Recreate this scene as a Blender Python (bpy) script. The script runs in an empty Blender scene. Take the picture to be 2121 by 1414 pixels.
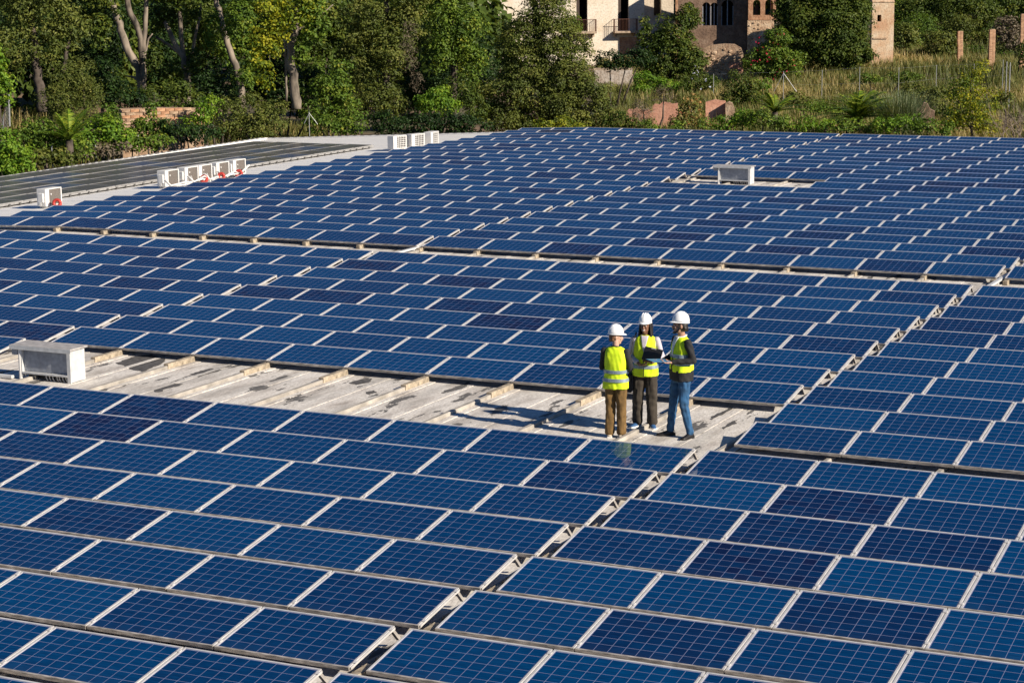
import bpy, math, random
import numpy as np
from mathutils import Matrix, Vector

R_ = math.radians
SC = bpy.context.scene
COL = SC.collection

# ------------------------------------------------------------------ camera
CAM_LOC = Vector((10.2803, -27.1451, 7.1278))
RIGHT = Vector((0.89942159, 0.43695522, -0.01053239))
DOWN = Vector((0.06828636, -0.16427905, -0.98404744))
FWD = Vector((-0.43171492, 0.8843543, -0.17759421))
FPX = 4213.5                      # focal length in photograph pixels (2121 wide)
cam = bpy.data.cameras.new('camera')
cam.sensor_width = 36.0
cam.lens = FPX / 2121.0 * 36.0
cam.clip_start = 0.5
cam.clip_end = 3000
camo = bpy.data.objects.new('camera', cam)
COL.objects.link(camo)
camo.matrix_world = Matrix(((RIGHT.x, -DOWN.x, -FWD.x, CAM_LOC.x), (RIGHT.y, -DOWN.y, -FWD.y, CAM_LOC.y),
                            (RIGHT.z, -DOWN.z, -FWD.z, CAM_LOC.z), (0, 0, 0, 1)))
SC.camera = camo

# ------------------------------------------------------------------ world, sun, exposure
SUN_EL, SUN_AZ = R_(28.0), R_(-8.5)          # azimuth measured from +X towards +Y
world = bpy.data.worlds.new('World')
SC.world = world
world.use_nodes = True
wt = world.node_tree
sky = wt.nodes.new('ShaderNodeTexSky')
sky.sky_type = 'NISHITA'
sky.sun_disc = False
sky.sun_elevation = SUN_EL
sky.sun_rotation = math.pi / 2 - SUN_AZ
sky.air_density = 1.0
sky.dust_density = 0.0
sky.ozone_density = 10.0
bg = wt.nodes['Background']
bg.inputs['Strength'].default_value = 0.05
wt.links.new(sky.outputs[0], bg.inputs['Color'])
sun = bpy.data.lights.new('sun', 'SUN')
sun.energy = 5.0
sun.angle = R_(0.53)
sun.color = (1.0, 0.905, 0.765)
suno = bpy.data.objects.new('sun', sun)
COL.objects.link(suno)
SUN_DIR = Vector((math.cos(SUN_EL) * math.cos(SUN_AZ), math.cos(SUN_EL) * math.sin(SUN_AZ), math.sin(SUN_EL)))
suno.rotation_euler = SUN_DIR.to_track_quat('Z', 'Y').to_euler()
suno.location = (30, -10, 40)
SC.view_settings.view_transform = 'Standard'
SC.view_settings.look = 'None'
SC.view_settings.exposure = 0.60
SC.view_settings.gamma = 1.0
SC.view_settings.use_curve_mapping = False
SC.cycles.max_bounces = 8
SC.cycles.transparent_max_bounces = 8

# ------------------------------------------------------------------ helpers
def tag(o, label=None, cat=None, group=None, kind=None):
    if label: o['label'] = label
    if cat: o['category'] = cat
    if group: o['group'] = group
    if kind: o['kind'] = kind
    return o


def empty(name, loc, rz=0.0, label=None, cat=None, group=None):
    o = bpy.data.objects.new(name, None)
    COL.objects.link(o)
    o.location = loc
    o.rotation_euler = (0, 0, rz)
    o.empty_display_size = 0.1
    return tag(o, label, cat, group)


def mesh_from(name, V, F, mats=None, midx=None, smooth=False, attrs=None):
    V = np.asarray(V, dtype=np.float32)
    me = bpy.data.meshes.new(name)
    if isinstance(F, np.ndarray) and F.ndim == 2:
        nf, k = F.shape
        me.vertices.add(len(V)); me.vertices.foreach_set('co', V.ravel())
        me.loops.add(nf * k); me.loops.foreach_set('vertex_index', F.astype(np.int32).ravel())
        me.polygons.add(nf)
        me.polygons.foreach_set('loop_start', np.arange(0, nf * k, k, dtype=np.int32))
        me.polygons.foreach_set('loop_total', np.full(nf, k, dtype=np.int32))
    else:
        me.from_pydata(V.tolist(), [], [list(f) for f in F])
    for m in (mats or []):
        me.materials.append(m)
    if midx is not None:
        me.polygons.foreach_set('material_index', np.asarray(midx, dtype=np.int32))
    me.polygons.foreach_set('use_smooth', np.full(len(me.polygons), bool(smooth)))
    for an, (dom, arr) in (attrs or {}).items():
        a = me.attributes.new(an, 'FLOAT', dom)
        a.data.foreach_set('value', np.asarray(arr, dtype=np.float32))
    me.update(calc_edges=True)
    me.validate()
    return me


def obj(name, me, parent=None, loc=None):
    o = bpy.data.objects.new(name, me)
    COL.objects.link(o)
    if parent is not None: o.parent = parent
    if loc is not None: o.location = loc
    return o


def copy_tree(o, parent=None):
    c = o.copy()
    COL.objects.link(c)
    c.parent = parent
    for ch in list(o.children):
        copy_tree(ch, c)
    return c


class MB:
    """collects closed pieces, builds one mesh object"""
    def __init__(self):
        self.V, self.F, self.M, self.n = [], [], [], 0

    def add(self, V, F, mi=0):
        V = np.asarray(V, dtype=float)
        self.V.append(V)
        for f in F:
            self.F.append([i + self.n for i in f]); self.M.append(mi)
        self.n += len(V)
        return self

    def box(self, x0, x1, y0, y1, z0, z1, mi=0):
        V = [(x, y, z) for x in (x0, x1) for y in (y0, y1) for z in (z0, z1)]
        return self.add(V, [(0, 1, 3, 2), (4, 6, 7, 5), (0, 4, 5, 1), (2, 3, 7, 6), (0, 2, 6, 4), (1, 5, 7, 3)], mi)

    def bbox(self, x0, x1, y0, y1, z0, z1, b=0.006, mi=0):
        """box with chamfered top edges"""
        V = [(x0, y0, z0), (x1, y0, z0), (x1, y1, z0), (x0, y1, z0),
             (x0, y0, z1 - b), (x1, y0, z1 - b), (x1, y1, z1 - b), (x0, y1, z1 - b),
             (x0 + b, y0 + b, z1), (x1 - b, y0 + b, z1), (x1 - b, y1 - b, z1), (x0 + b, y1 - b, z1)]
        F = [(3, 2, 1, 0), (8, 9, 10, 11)]
        for k in range(4):
            j = (k + 1) % 4
            F += [(k, j, 4 + j, 4 + k), (4 + k, 4 + j, 8 + j, 8 + k)]
        return self.add(V, F, mi)

    def quad(self, a, b, c, d, mi=0):
        return self.add([a, b, c, d], [(0, 1, 2, 3)], mi)

    def prism(self, poly, z0, z1, mi=0):
        n = len(poly)
        V = [(x, y, z0) for x, y in poly] + [(x, y, z1) for x, y in poly]
        F = [tuple(range(n - 1, -1, -1)), tuple(range(n, 2 * n))]
        F += [(k, (k + 1) % n, n + (k + 1) % n, n + k) for k in range(n)]
        return self.add(V, F, mi)

    def tube(self, pts, radii, n=8, mi=0, round_ends=False):
        V, F = tube_geo(pts, radii, n, round_ends)
        return self.add(V, F, mi)

    def xf(self, fn):
        self.V = [np.array([fn(p) for p in v]) for v in self.V]
        return self

    def mesh(self, name, mats, smooth=False):
        V = np.concatenate(self.V) if self.V else np.zeros((0, 3))
        return mesh_from(name, V, self.F, mats if isinstance(mats, (list, tuple)) else [mats], self.M, smooth)

    def build(self, name, mats, parent=None, loc=None, smooth=False):
        return obj(name, self.mesh(name, mats, smooth), parent, loc)


def tube_geo(pts, radii, n=8, round_ends=False):
    pts = [np.array(p, dtype=float) for p in pts]
    if np.isscalar(radii): radii = [radii] * len(pts)
    rad = [(r, r) if np.isscalar(r) else r for r in radii]
    if round_ends:
        d0 = pts[0] - pts[1]; d0 /= np.linalg.norm(d0) + 1e-9
        d1 = pts[-1] - pts[-2]; d1 /= np.linalg.norm(d1) + 1e-9
        a, b = rad[0], rad[-1]
        pre = [(pts[0] + d0 * min(a) * math.sin(t), (a[0] * math.cos(t), a[1] * math.cos(t))) for t in (1.35, 0.9, 0.45)]
        post = [(pts[-1] + d1 * min(b) * math.sin(t), (b[0] * math.cos(t), b[1] * math.cos(t))) for t in (0.45, 0.9, 1.35)]
        pts = [p for p, _ in pre] + pts + [p for p, _ in post]
        rad = [r for _, r in pre] + rad + [r for _, r in post]
    V, F = [], []
    prev = None
    for i, p in enumerate(pts):
        if i == 0: d = pts[1] - pts[0]
        elif i == len(pts) - 1: d = pts[-1] - pts[-2]
        else: d = pts[i + 1] - pts[i - 1]
        d = d / (np.linalg.norm(d) + 1e-9)
        if prev is None:
            ref = np.array((0, 0, 1.0)) if abs(d[2]) < 0.9 else np.array((1.0, 0, 0))
            u = np.cross(ref, d)
        else:
            u = prev - d * prev.dot(d)
        u /= np.linalg.norm(u) + 1e-9
        prev = u
        w = np.cross(d, u)
        for k in range(n):
            t = 2 * math.pi * k / n
            V.append(p + u * rad[i][0] * math.cos(t) + w * rad[i][1] * math.sin(t))
    m = len(pts)
    for i in range(m - 1):
        for k in range(n):
            j = (k + 1) % n
            F.append((i * n + k, i * n + j, (i + 1) * n + j, (i + 1) * n + k))
    F.append(tuple(range(n - 1, -1, -1)))
    F.append(tuple((m - 1) * n + k for k in range(n)))
    return np.array(V), F


# pixel of the photograph -> world
def ray(px, py):
    return (RIGHT * ((px - 1060.5) / FPX) + DOWN * ((py - 707.0) / FPX) + FWD)


def at(px, py, dist):
    """point seen at that pixel, dist metres away measured horizontally"""
    d = ray(px, py)
    return CAM_LOC + d * (dist / math.hypot(d.x, d.y))


# ------------------------------------------------------------------ materials
def new_mat(name):
    m = bpy.data.materials.new(name)
    m.use_nodes = True
    nt = m.node_tree
    return m, nt, nt.nodes['Principled BSDF'], nt.nodes['Material Output']


def node(nt, typ, **kw):
    n = nt.nodes.new(typ)
    for k, v in kw.items():
        if hasattr(n, k): setattr(n, k, v)
        else: n.inputs[k].default_value = v
    return n


def ramp(nt, fac, stops):
    r = nt.nodes.new('ShaderNodeValToRGB')
    el = r.color_ramp.elements
    while len(el) < len(stops): el.new(0.5)
    for e, (p, c) in zip(el, stops):
        e.position = p
        e.color = (c[0], c[1], c[2], 1) if len(c) == 3 else c
    nt.links.new(fac, r.inputs[0])
    return r.outputs[0]


def simple_mat(name, col, rough=0.6, metal=0.0, var=0.12, scale=6.0, bump=0.0, spec=0.5, stretch=(1, 1, 1), coat=0.0):
    m, nt, b, out = new_mat(name)
    tc = nt.nodes.new('ShaderNodeTexCoord')
    mp = node(nt, 'ShaderNodeMapping'); mp.inputs['Scale'].default_value = stretch
    nt.links.new(tc.outputs['Object'], mp.inputs[0])
    n = node(nt, 'ShaderNodeTexNoise'); n.inputs['Scale'].default_value = scale; n.inputs['Detail'].default_value = 6
    nt.links.new(mp.outputs[0], n.inputs['Vector'])
    lo = [c * (1 - var * 1.6) for c in col]; hi = [min(1, c * (1 + var)) for c in col]
    nt.links.new(ramp(nt, n.outputs[0], [(0.3, lo), (0.7, hi)]), b.inputs['Base Color'])
    b.inputs['Roughness'].default_value = rough
    b.inputs['Metallic'].default_value = metal
    b.inputs['Specular IOR Level'].default_value = spec
    b.inputs['Coat Weight'].default_value = coat
    if bump:
        bp = node(nt, 'ShaderNodeBump'); bp.inputs['Strength'].default_value = bump; bp.inputs['Distance'].default_value = 0.02
        nt.links.new(n.outputs[0], bp.inputs['Height']); nt.links.new(bp.outputs[0], b.inputs['Normal'])
    return m


def foliage_mat(name, stops, trans=0.28, rough=0.55):
    m, nt, b, out = new_mat(name)
    a = node(nt, 'ShaderNodeAttribute'); a.attribute_name = 'rnd'
    col = ramp(nt, a.outputs['Fac'], stops)
    b.inputs['Roughness'].default_value = rough
    b.inputs['Specular IOR Level'].default_value = 0.25
    nt.links.new(col, b.inputs['Base Color'])
    t = nt.nodes.new('ShaderNodeBsdfTranslucent')
    br = node(nt, 'ShaderNodeMixRGB', blend_type='MULTIPLY'); br.inputs[0].default_value = 1.0
    br.inputs[2].default_value = (1.5, 1.35, 0.6, 1)
    nt.links.new(col, br.inputs[1]); nt.links.new(br.outputs[0], t.inputs[0])
    mx = nt.nodes.new('ShaderNodeMixShader'); mx.inputs[0].default_value = trans
    nt.links.new(b.outputs[0], mx.inputs[1]); nt.links.new(t.outputs[0], mx.inputs[2])
    nt.links.new(mx.outputs[0], out.inputs['Surface'])
    return m


def cell_mat():
    m, nt, b, out = new_mat('silicon_cells')
    oi = nt.nodes.new('ShaderNodeObjectInfo')
    pa = node(nt, 'ShaderNodeAttribute'); pa.attribute_name = 'panel_rnd'
    ca = node(nt, 'ShaderNodeAttribute'); ca.attribute_name = 'cell_rnd'
    add = node(nt, 'ShaderNodeMath', operation='ADD'); nt.links.new(oi.outputs['Random'], add.inputs[0]); nt.links.new(pa.outputs['Fac'], add.inputs[1])
    fr = node(nt, 'ShaderNodeMath', operation='FRACT'); nt.links.new(add.outputs[0], fr.inputs[0])
    # a cell departs a little from its panel, differently on each panel
    c1 = node(nt, 'ShaderNodeMath', operation='ADD'); nt.links.new(ca.outputs['Fac'], c1.inputs[0])
    c0 = node(nt, 'ShaderNodeMath', operation='MULTIPLY'); nt.links.new(fr.outputs[0], c0.inputs[0]); c0.inputs[1].default_value = 7.31
    nt.links.new(c0.outputs[0], c1.inputs[1])
    c2 = node(nt, 'ShaderNodeMath', operation='FRACT'); nt.links.new(c1.outputs[0], c2.inputs[0])
    c3 = node(nt, 'ShaderNodeMath', operation='MULTIPLY_ADD'); nt.links.new(c2.outputs[0], c3.inputs[0]); c3.inputs[1].default_value = 0.13
    f8 = node(nt, 'ShaderNodeMath', operation='MULTIPLY'); nt.links.new(fr.outputs[0], f8.inputs[0]); f8.inputs[1].default_value = 0.89
    nt.links.new(f8.outputs[0], c3.inputs[2])
    base = ramp(nt, c3.outputs[0], [(0.0, (0.0003, 0.042, 0.138)), (0.45, (0.0004, 0.034, 0.117)), (0.80, (0.0008, 0.026, 0.096)),
                                    (0.95, (0.0020, 0.014, 0.062)), (0.99, (0.0045, 0.009, 0.044)), (1.0, (0.0045, 0.009, 0.044))])
    tc = nt.nodes.new('ShaderNodeTexCoord')
    mp = node(nt, 'ShaderNodeMapping'); mp.inputs['Scale'].default_value = (5, 60, 60)
    nt.links.new(tc.outputs['Object'], mp.inputs[0])
    n = node(nt, 'ShaderNodeTexNoise'); n.inputs['Scale'].default_value = 1.0; n.inputs['Detail'].default_value = 3
    nt.links.new(mp.outputs[0], n.inputs['Vector'])
    mul = node(nt, 'ShaderNodeMixRGB', blend_type='MULTIPLY'); mul.inputs[0].default_value = 1.0
    nt.links.new(base, mul.inputs[1])
    nt.links.new(ramp(nt, n.outputs[0], [(0.3, (0.66, 0.68, 0.72)), (0.7, (1.3, 1.28, 1.2))]), mul.inputs[2])
    # dust: large soft patches and a rim along the lower edge
    n2 = node(nt, 'ShaderNodeTexNoise'); n2.inputs['Scale'].default_value = 1.7; n2.inputs['Detail'].default_value = 5
    geo = nt.nodes.new('ShaderNodeNewGeometry')
    nt.links.new(geo.outputs['Position'], n2.inputs['Vector'])
    sp = nt.nodes.new('ShaderNodeSeparateXYZ'); nt.links.new(tc.outputs['Object'], sp.inputs[0])
    e1 = node(nt, 'ShaderNodeMapRange'); nt.links.new(sp.outputs['Y'], e1.inputs[0])
    e1.inputs[1].default_value = -0.46; e1.inputs[2].default_value = -0.25; e1.inputs[3].default_value = 0.018; e1.inputs[4].default_value = 0.0
    d1 = node(nt, 'ShaderNodeMapRange'); nt.links.new(n2.outputs[0], d1.inputs[0])
    d1.inputs[1].default_value = 0.42; d1.inputs[2].default_value = 0.8; d1.inputs[3].default_value = 0.0; d1.inputs[4].default_value = 0.005
    ds = node(nt, 'ShaderNodeMath', operation='ADD'); nt.links.new(e1.outputs[0], ds.inputs[0]); nt.links.new(d1.outputs[0], ds.inputs[1])
    dm = node(nt, 'ShaderNodeMixRGB'); nt.links.new(ds.outputs[0], dm.inputs[0]); nt.links.new(mul.outputs[0], dm.inputs[1])
    dm.inputs[2].default_value = (0.30, 0.28, 0.25, 1)
    nt.links.new(dm.outputs[0], b.inputs['Base Color'])
    b.inputs['Roughness'].default_value = 0.35
    b.inputs['Specular IOR Level'].default_value = 0.0
    b.inputs['Coat Weight'].default_value = 0.6
    b.inputs['Coat Roughness'].default_value = 0.035
    b.inputs['Coat IOR'].default_value = 1.42
    return m


def glass_coated(name, col, cr=0.035):
    m, nt, b, out = new_mat(name)
    b.inputs['Base Color'].default_value = (*col, 1)
    b.inputs['Roughness'].default_value = 0.4
    b.inputs['Specular IOR Level'].default_value = 0.3
    b.inputs['Coat Weight'].default_value = 0.45
    b.inputs['Coat Roughness'].default_value = cr
    b.inputs['Coat IOR'].default_value = 1.42
    return m


def roof_mat():
    m, nt, b, out = new_mat('weathered_roof_coating')
    geo = nt.nodes.new('ShaderNodeNewGeometry')
    mp = node(nt, 'ShaderNodeMapping'); mp.inputs['Scale'].default_value = (1.5, 0.42, 1)
    nt.links.new(geo.outputs['Position'], mp.inputs[0])
    def noise(scale, detail=8, vec=None, rough=0.6):
        n = node(nt, 'ShaderNodeTexNoise'); n.inputs['Scale'].default_value = scale; n.inputs['Detail'].default_value = detail
        n.inputs['Roughness'].default_value = rough
        nt.links.new(vec if vec else mp.outputs[0], n.inputs['Vector'])
        return n.outputs[0]
    base = ramp(nt, noise(2.2), [(0.28, (0.34, 0.30, 0.26)), (0.42, (0.56, 0.515, 0.465)), (0.55, (0.68, 0.64, 0.585)), (0.72, (0.74, 0.70, 0.65))])
    fine = ramp(nt, noise(26, 4), [(0.34, (0.68, 0.665, 0.65)), (0.56, (1.04, 1.03, 1.02))])
    m1 = node(nt, 'ShaderNodeMixRGB', blend_type='MULTIPLY'); m1.inputs[0].default_value = 1
    nt.links.new(base, m1.inputs[1]); nt.links.new(fine, m1.inputs[2])
    stain = ramp(nt, noise(0.9, 10, None, 0.7), [(0.47, (0, 0, 0)), (0.66, (1, 1, 1))])
    m2 = node(nt, 'ShaderNodeMixRGB'); nt.links.new(m1.outputs[0], m2.inputs[1]); m2.inputs[2].default_value = (0.27, 0.25, 0.225, 1)
    sm = node(nt, 'ShaderNodeMath', operation='MULTIPLY'); nt.links.new(stain, sm.inputs[0]); sm.inputs[1].default_value = 0.7
    nt.links.new(sm.outputs[0], m2.inputs[0])
    # coating flaked off down to the dark felt
    fl = noise(1.55, 12, None, 0.66)
    flk = ramp(nt, fl, [(0.585, (0, 0, 0)), (0.594, (1, 1, 1))])
    m3 = node(nt, 'ShaderNodeMixRGB'); nt.links.new(flk, m3.inputs[0]); nt.links.new(m2.outputs[0], m3.inputs[1])
    nt.links.new(ramp(nt, noise(14, 4), [(0.3, (0.075, 0.070, 0.066)), (0.7, (0.145, 0.135, 0.125))]), m3.inputs[2])
    nt.links.new(m3.outputs[0], b.inputs['Base Color'])
    b.inputs['Roughness'].default_value = 0.85
    bp = node(nt, 'ShaderNodeBump'); bp.inputs['Strength'].default_value = 0.5; bp.inputs['Distance'].default_value = 0.012
    inv = node(nt, 'ShaderNodeMath', operation='SUBTRACT'); inv.inputs[0].default_value = 1; nt.links.new(flk, inv.inputs[1])
    ad = node(nt, 'ShaderNodeMath', operation='MULTIPLY_ADD'); nt.links.new(fine, ad.inputs[0]); ad.inputs[1].default_value = 0.4; nt.links.new(inv.outputs[0], ad.inputs[2])
    nt.links.new(ad.outputs[0], bp.inputs['Height']); nt.links.new(bp.outputs[0], b.inputs['Normal'])
    return m


def masonry_mat(name, stops, scale=1.2, bump=0.6, fleck=None):
    m, nt, b, out = new_mat(name)
    tc = nt.nodes.new('ShaderNodeTexCoord')
    n = node(nt, 'ShaderNodeTexNoise'); n.inputs['Scale'].default_value = scale; n.inputs['Detail'].default_value = 9; n.inputs['Roughness'].default_value = 0.65
    nt.links.new(tc.outputs['Object'], n.inputs['Vector'])
    col = ramp(nt, n.outputs[0], stops)
    n2 = node(nt, 'ShaderNodeTexNoise'); n2.inputs['Scale'].default_value = 7; n2.inputs['Detail'].default_value = 5
    nt.links.new(tc.outputs['Object'], n2.inputs['Vector'])
    mu = node(nt, 'ShaderNodeMixRGB', blend_type='MULTIPLY'); mu.inputs[0].default_value = 1
    nt.links.new(col, mu.inputs[1]); nt.links.new(ramp(nt, n2.outputs[0], [(0.30, (0.74, 0.72, 0.70)), (0.55, (1.04, 1.03, 1.02))]), mu.inputs[2])
    oi = nt.nodes.new('ShaderNodeObjectInfo')
    mo = node(nt, 'ShaderNodeMixRGB', blend_type='MULTIPLY'); mo.inputs[0].default_value = 1
    nt.links.new(mu.outputs[0], mo.inputs[1]); nt.links.new(ramp(nt, oi.outputs['Random'], [(0.0, (0.72, 0.70, 0.70)), (1.0, (1.14, 1.14, 1.12))]), mo.inputs[2])
    nt.links.new(mo.outputs[0], b.inputs['Base Color'])
    b.inputs['Roughness'].default_value = 0.9
    bp = node(nt, 'ShaderNodeBump'); bp.inputs['Strength'].default_value = bump; bp.inputs['Distance'].default_value = 0.05
    nt.links.new(n2.outputs[0], bp.inputs['Height']); nt.links.new(bp.outputs[0], b.inputs['Normal'])
    return m


M = {}
M['frame'] = simple_mat('anodised_frame', (0.66, 0.63, 0.60), 0.42, 0.25, 0.12, 9)
M['frame_dirty'] = simple_mat('dirty_frame', (0.40, 0.365, 0.325), 0.6, 0.1, 0.4, 7, stretch=(1, 5, 5))
M['backsheet'] = glass_coated('grid_lines', (0.21, 0.23, 0.36))
M['cells'] = cell_mat()
M['dark_cells'] = glass_coated('dark_cells', (0.012, 0.012, 0.016))
M['strut'] = simple_mat('strut_metal', (0.50, 0.46, 0.42), 0.5, 0.4, 0.2, 12)
M['block'] = simple_mat('ballast_concrete', (0.33, 0.27, 0.195), 0.9, 0, 0.40, 9, 0.4)
M['roof'] = roof_mat()
M['rib'] = simple_mat('rib_coating', (0.36, 0.325, 0.28), 0.8, 0, 0.30, 3.0, 0.3, stretch=(6, 1, 1))
M['white_roof'] = simple_mat('white_roof_sheet', (0.72, 0.70, 0.67), 0.6, 0, 0.05, 1.2, 0.0, stretch=(1, 4, 1))
M['roof_edge'] = simple_mat('roof_edge_trim', (0.74, 0.72, 0.69), 0.6, 0, 0.06, 2)
M['felt_gap_shade'] = simple_mat('bare_felt_and_gap_shade', (0.085, 0.078, 0.074), 0.9, 0, 0.35, 9, 0.3)
M['rail_grey'] = simple_mat('grey_rail', (0.30, 0.29, 0.28), 0.6, 0.2, 0.15, 8)
M['dark_frame'] = simple_mat('grey_panel_frame', (0.36, 0.345, 0.33), 0.5, 0.3, 0.12, 8)
M['clip'] = simple_mat('clip_shadow_tone', (0.10, 0.095, 0.09), 0.6, 0.2, 0.2, 9)  # dark colour stands in for the shadow dashes of the clips
M['galv'] = simple_mat('galvanised_sheet', (0.31, 0.33, 0.37), 0.5, 0.35, 0.14, 12)
M['galv_light'] = simple_mat('galvanised_light', (0.62, 0.62, 0.61), 0.5, 0.2, 0.10, 10)
M['cover'] = simple_mat('weathered_cover', (0.40, 0.375, 0.355), 0.65, 0.15, 0.18, 8)
M['cable'] = simple_mat('black_cable', (0.015, 0.015, 0.016), 0.5)
M['conduit'] = simple_mat('pale_conduit', (0.60, 0.58, 0.54), 0.6, 0, 0.1, 20)
M['ac_white'] = simple_mat('ac_casing', (0.66, 0.64, 0.61), 0.45, 0, 0.05, 5)
M['ac_coil'] = simple_mat('coil_fins', (0.17, 0.145, 0.125), 0.55, 0.2, 0.3, 30, stretch=(1, 1, 6))
M['ac_dark'] = simple_mat('ac_inside', (0.02, 0.018, 0.016), 0.7)
M['red'] = simple_mat('red_rubber', (0.40, 0.03, 0.02), 0.5, 0, 0.15, 9)
M['wall'] = simple_mat('warehouse_wall', (0.5, 0.47, 0.43), 0.85, 0, 0.1, 1)
M['bark'] = simple_mat('pale_bark', (0.21, 0.17, 0.13), 0.9, 0, 0.6, 2.4, 0.6, stretch=(1, 1, 0.4))
M['bark_dark'] = simple_mat('dark_bark', (0.085, 0.065, 0.05), 0.95, 0, 0.4, 3, 0.6)
M['twig'] = simple_mat('dry_twig', (0.26, 0.20, 0.15), 0.95, 0, 0.3, 5)
M['galv_post'] = simple_mat('fence_post_metal', (0.36, 0.36, 0.36), 0.5, 0.3, 0.1, 8)

# ------------------------------------------------------------------ layout of the arrays
ZT = 0.30                       # height of a panel's upper edge over the roof
PW, PP = 1.65, 1.67             # panel width, column pitch
PL = 0.99                       # panel slant length
TILT = math.asin(0.156 / PL)
CT, ST = math.cos(TILT), math.sin(TILT)
PITCH_A, PITCH_B, PITCH_C = 1.497, 1.5021, 1.5108
G1, G2 = 0.142, 0.189
YB = 5.0748
YC = YB + 8 * PITCH_B + 3.2332
XL = -9 * PP - G1               # right end of the left block
RIDGE_X, SLOPE1, SLOPE2 = -26.86, 0.0315, 0.046
LEFT_X = XL - 9 * PP


def roof_z(x):
    if x >= RIDGE_X: return 0.0
    if x >= -30.2: return -(RIDGE_X - x) * SLOPE1
    return -(RIDGE_X + 30.2) * SLOPE1 - (-30.2 - x) * SLOPE2


def row_y(b, r):
    if b == 'A': return -r * PITCH_A
    if b == 'B': return YB + r * PITCH_B
    return YC + r * PITCH_C + (0.446 if r >= 11 else 0)


# ------------------------------------------------------------------ ground
def warehouse_dist(x, y):
    dx = np.maximum(np.maximum(-45 - x, x - 45), 0)
    dy = np.maximum(np.maximum(-12 - y, y - 58.2), 0)
    return np.hypot(dx, dy)


PROF = np.array([(-1, -4.6), (0, -4.2), (5, -2.6), (13, -1.7), (55, -1.3), (75, -0.3), (110, 0.5), (160, 3.3), (260, 14), (420, 32), (900, 60)])


def ground_z(x, y):
    x = np.asarray(x, float); y = np.asarray(y, float)
    z = np.interp(warehouse_dist(x, y), PROF[:, 0], PROF[:, 1])
    back = np.clip((y + 30) / 60, 0, 1)
    z = -4.6 + (z + 4.6) * back
    return z + 0.25 * np.sin(x * 0.21 + 1) * np.sin(y * 0.17) + 0.12 * np.sin(x * 0.63) * np.sin(y * 0.51 + 2)


def gz(x, y): return float(ground_z(x, y))


def build_ground():
    xs = np.concatenate([np.linspace(-700, -160, 20), np.linspace(-150, 100, 126), np.linspace(110, 700, 20)])
    ys = np.concatenate([np.linspace(-500, -60, 14), np.linspace(-50, 220, 136), np.linspace(235, 900, 24)])
    X, Y = np.meshgrid(xs, ys)
    Z = ground_z(X, Y)
    V = np.stack([X.ravel(), Y.ravel(), Z.ravel()], 1)
    nx = len(xs)
    i, j = np.meshgrid(np.arange(nx - 1), np.arange(len(ys) - 1))
    a = (j * nx + i).ravel()
    F = np.stack([a, a + 1, a + nx + 1, a + nx], 1)
    m, nt, b, out = new_mat('dry_ground')
    geo = nt.nodes.new('ShaderNodeNewGeometry')
    n = node(nt, 'ShaderNodeTexNoise'); n.inputs['Scale'].default_value = 0.22; n.inputs['Detail'].default_value = 8
    nt.links.new(geo.outputs['Position'], n.inputs['Vector'])
    n2 = node(nt, 'ShaderNodeTexNoise'); n2.inputs['Scale'].default_value = 2.5; n2.inputs['Detail'].default_value = 6
    nt.links.new(geo.outputs['Position'], n2.inputs['Vector'])
    c = ramp(nt, n.outputs[0], [(0.35, (0.045, 0.055, 0.020)), (0.5, (0.12, 0.095, 0.05)), (0.65, (0.22, 0.13, 0.075))])
    mu = node(nt, 'ShaderNodeMixRGB', blend_type='MULTIPLY'); mu.inputs[0].default_value = 1
    nt.links.new(c, mu.inputs[1]); nt.links.new(ramp(nt, n2.outputs[0], [(0.3, (0.5, 0.5, 0.5)), (0.7, (1.2, 1.2, 1.2))]), mu.inputs[2])
    nt.links.new(mu.outputs[0], b.inputs['Base Color']); b.inputs['Roughness'].default_value = 1
    o = obj('ground', mesh_from('ground', V, F, [m], smooth=True))
    tag(o, kind='structure')


build_ground()


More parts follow.
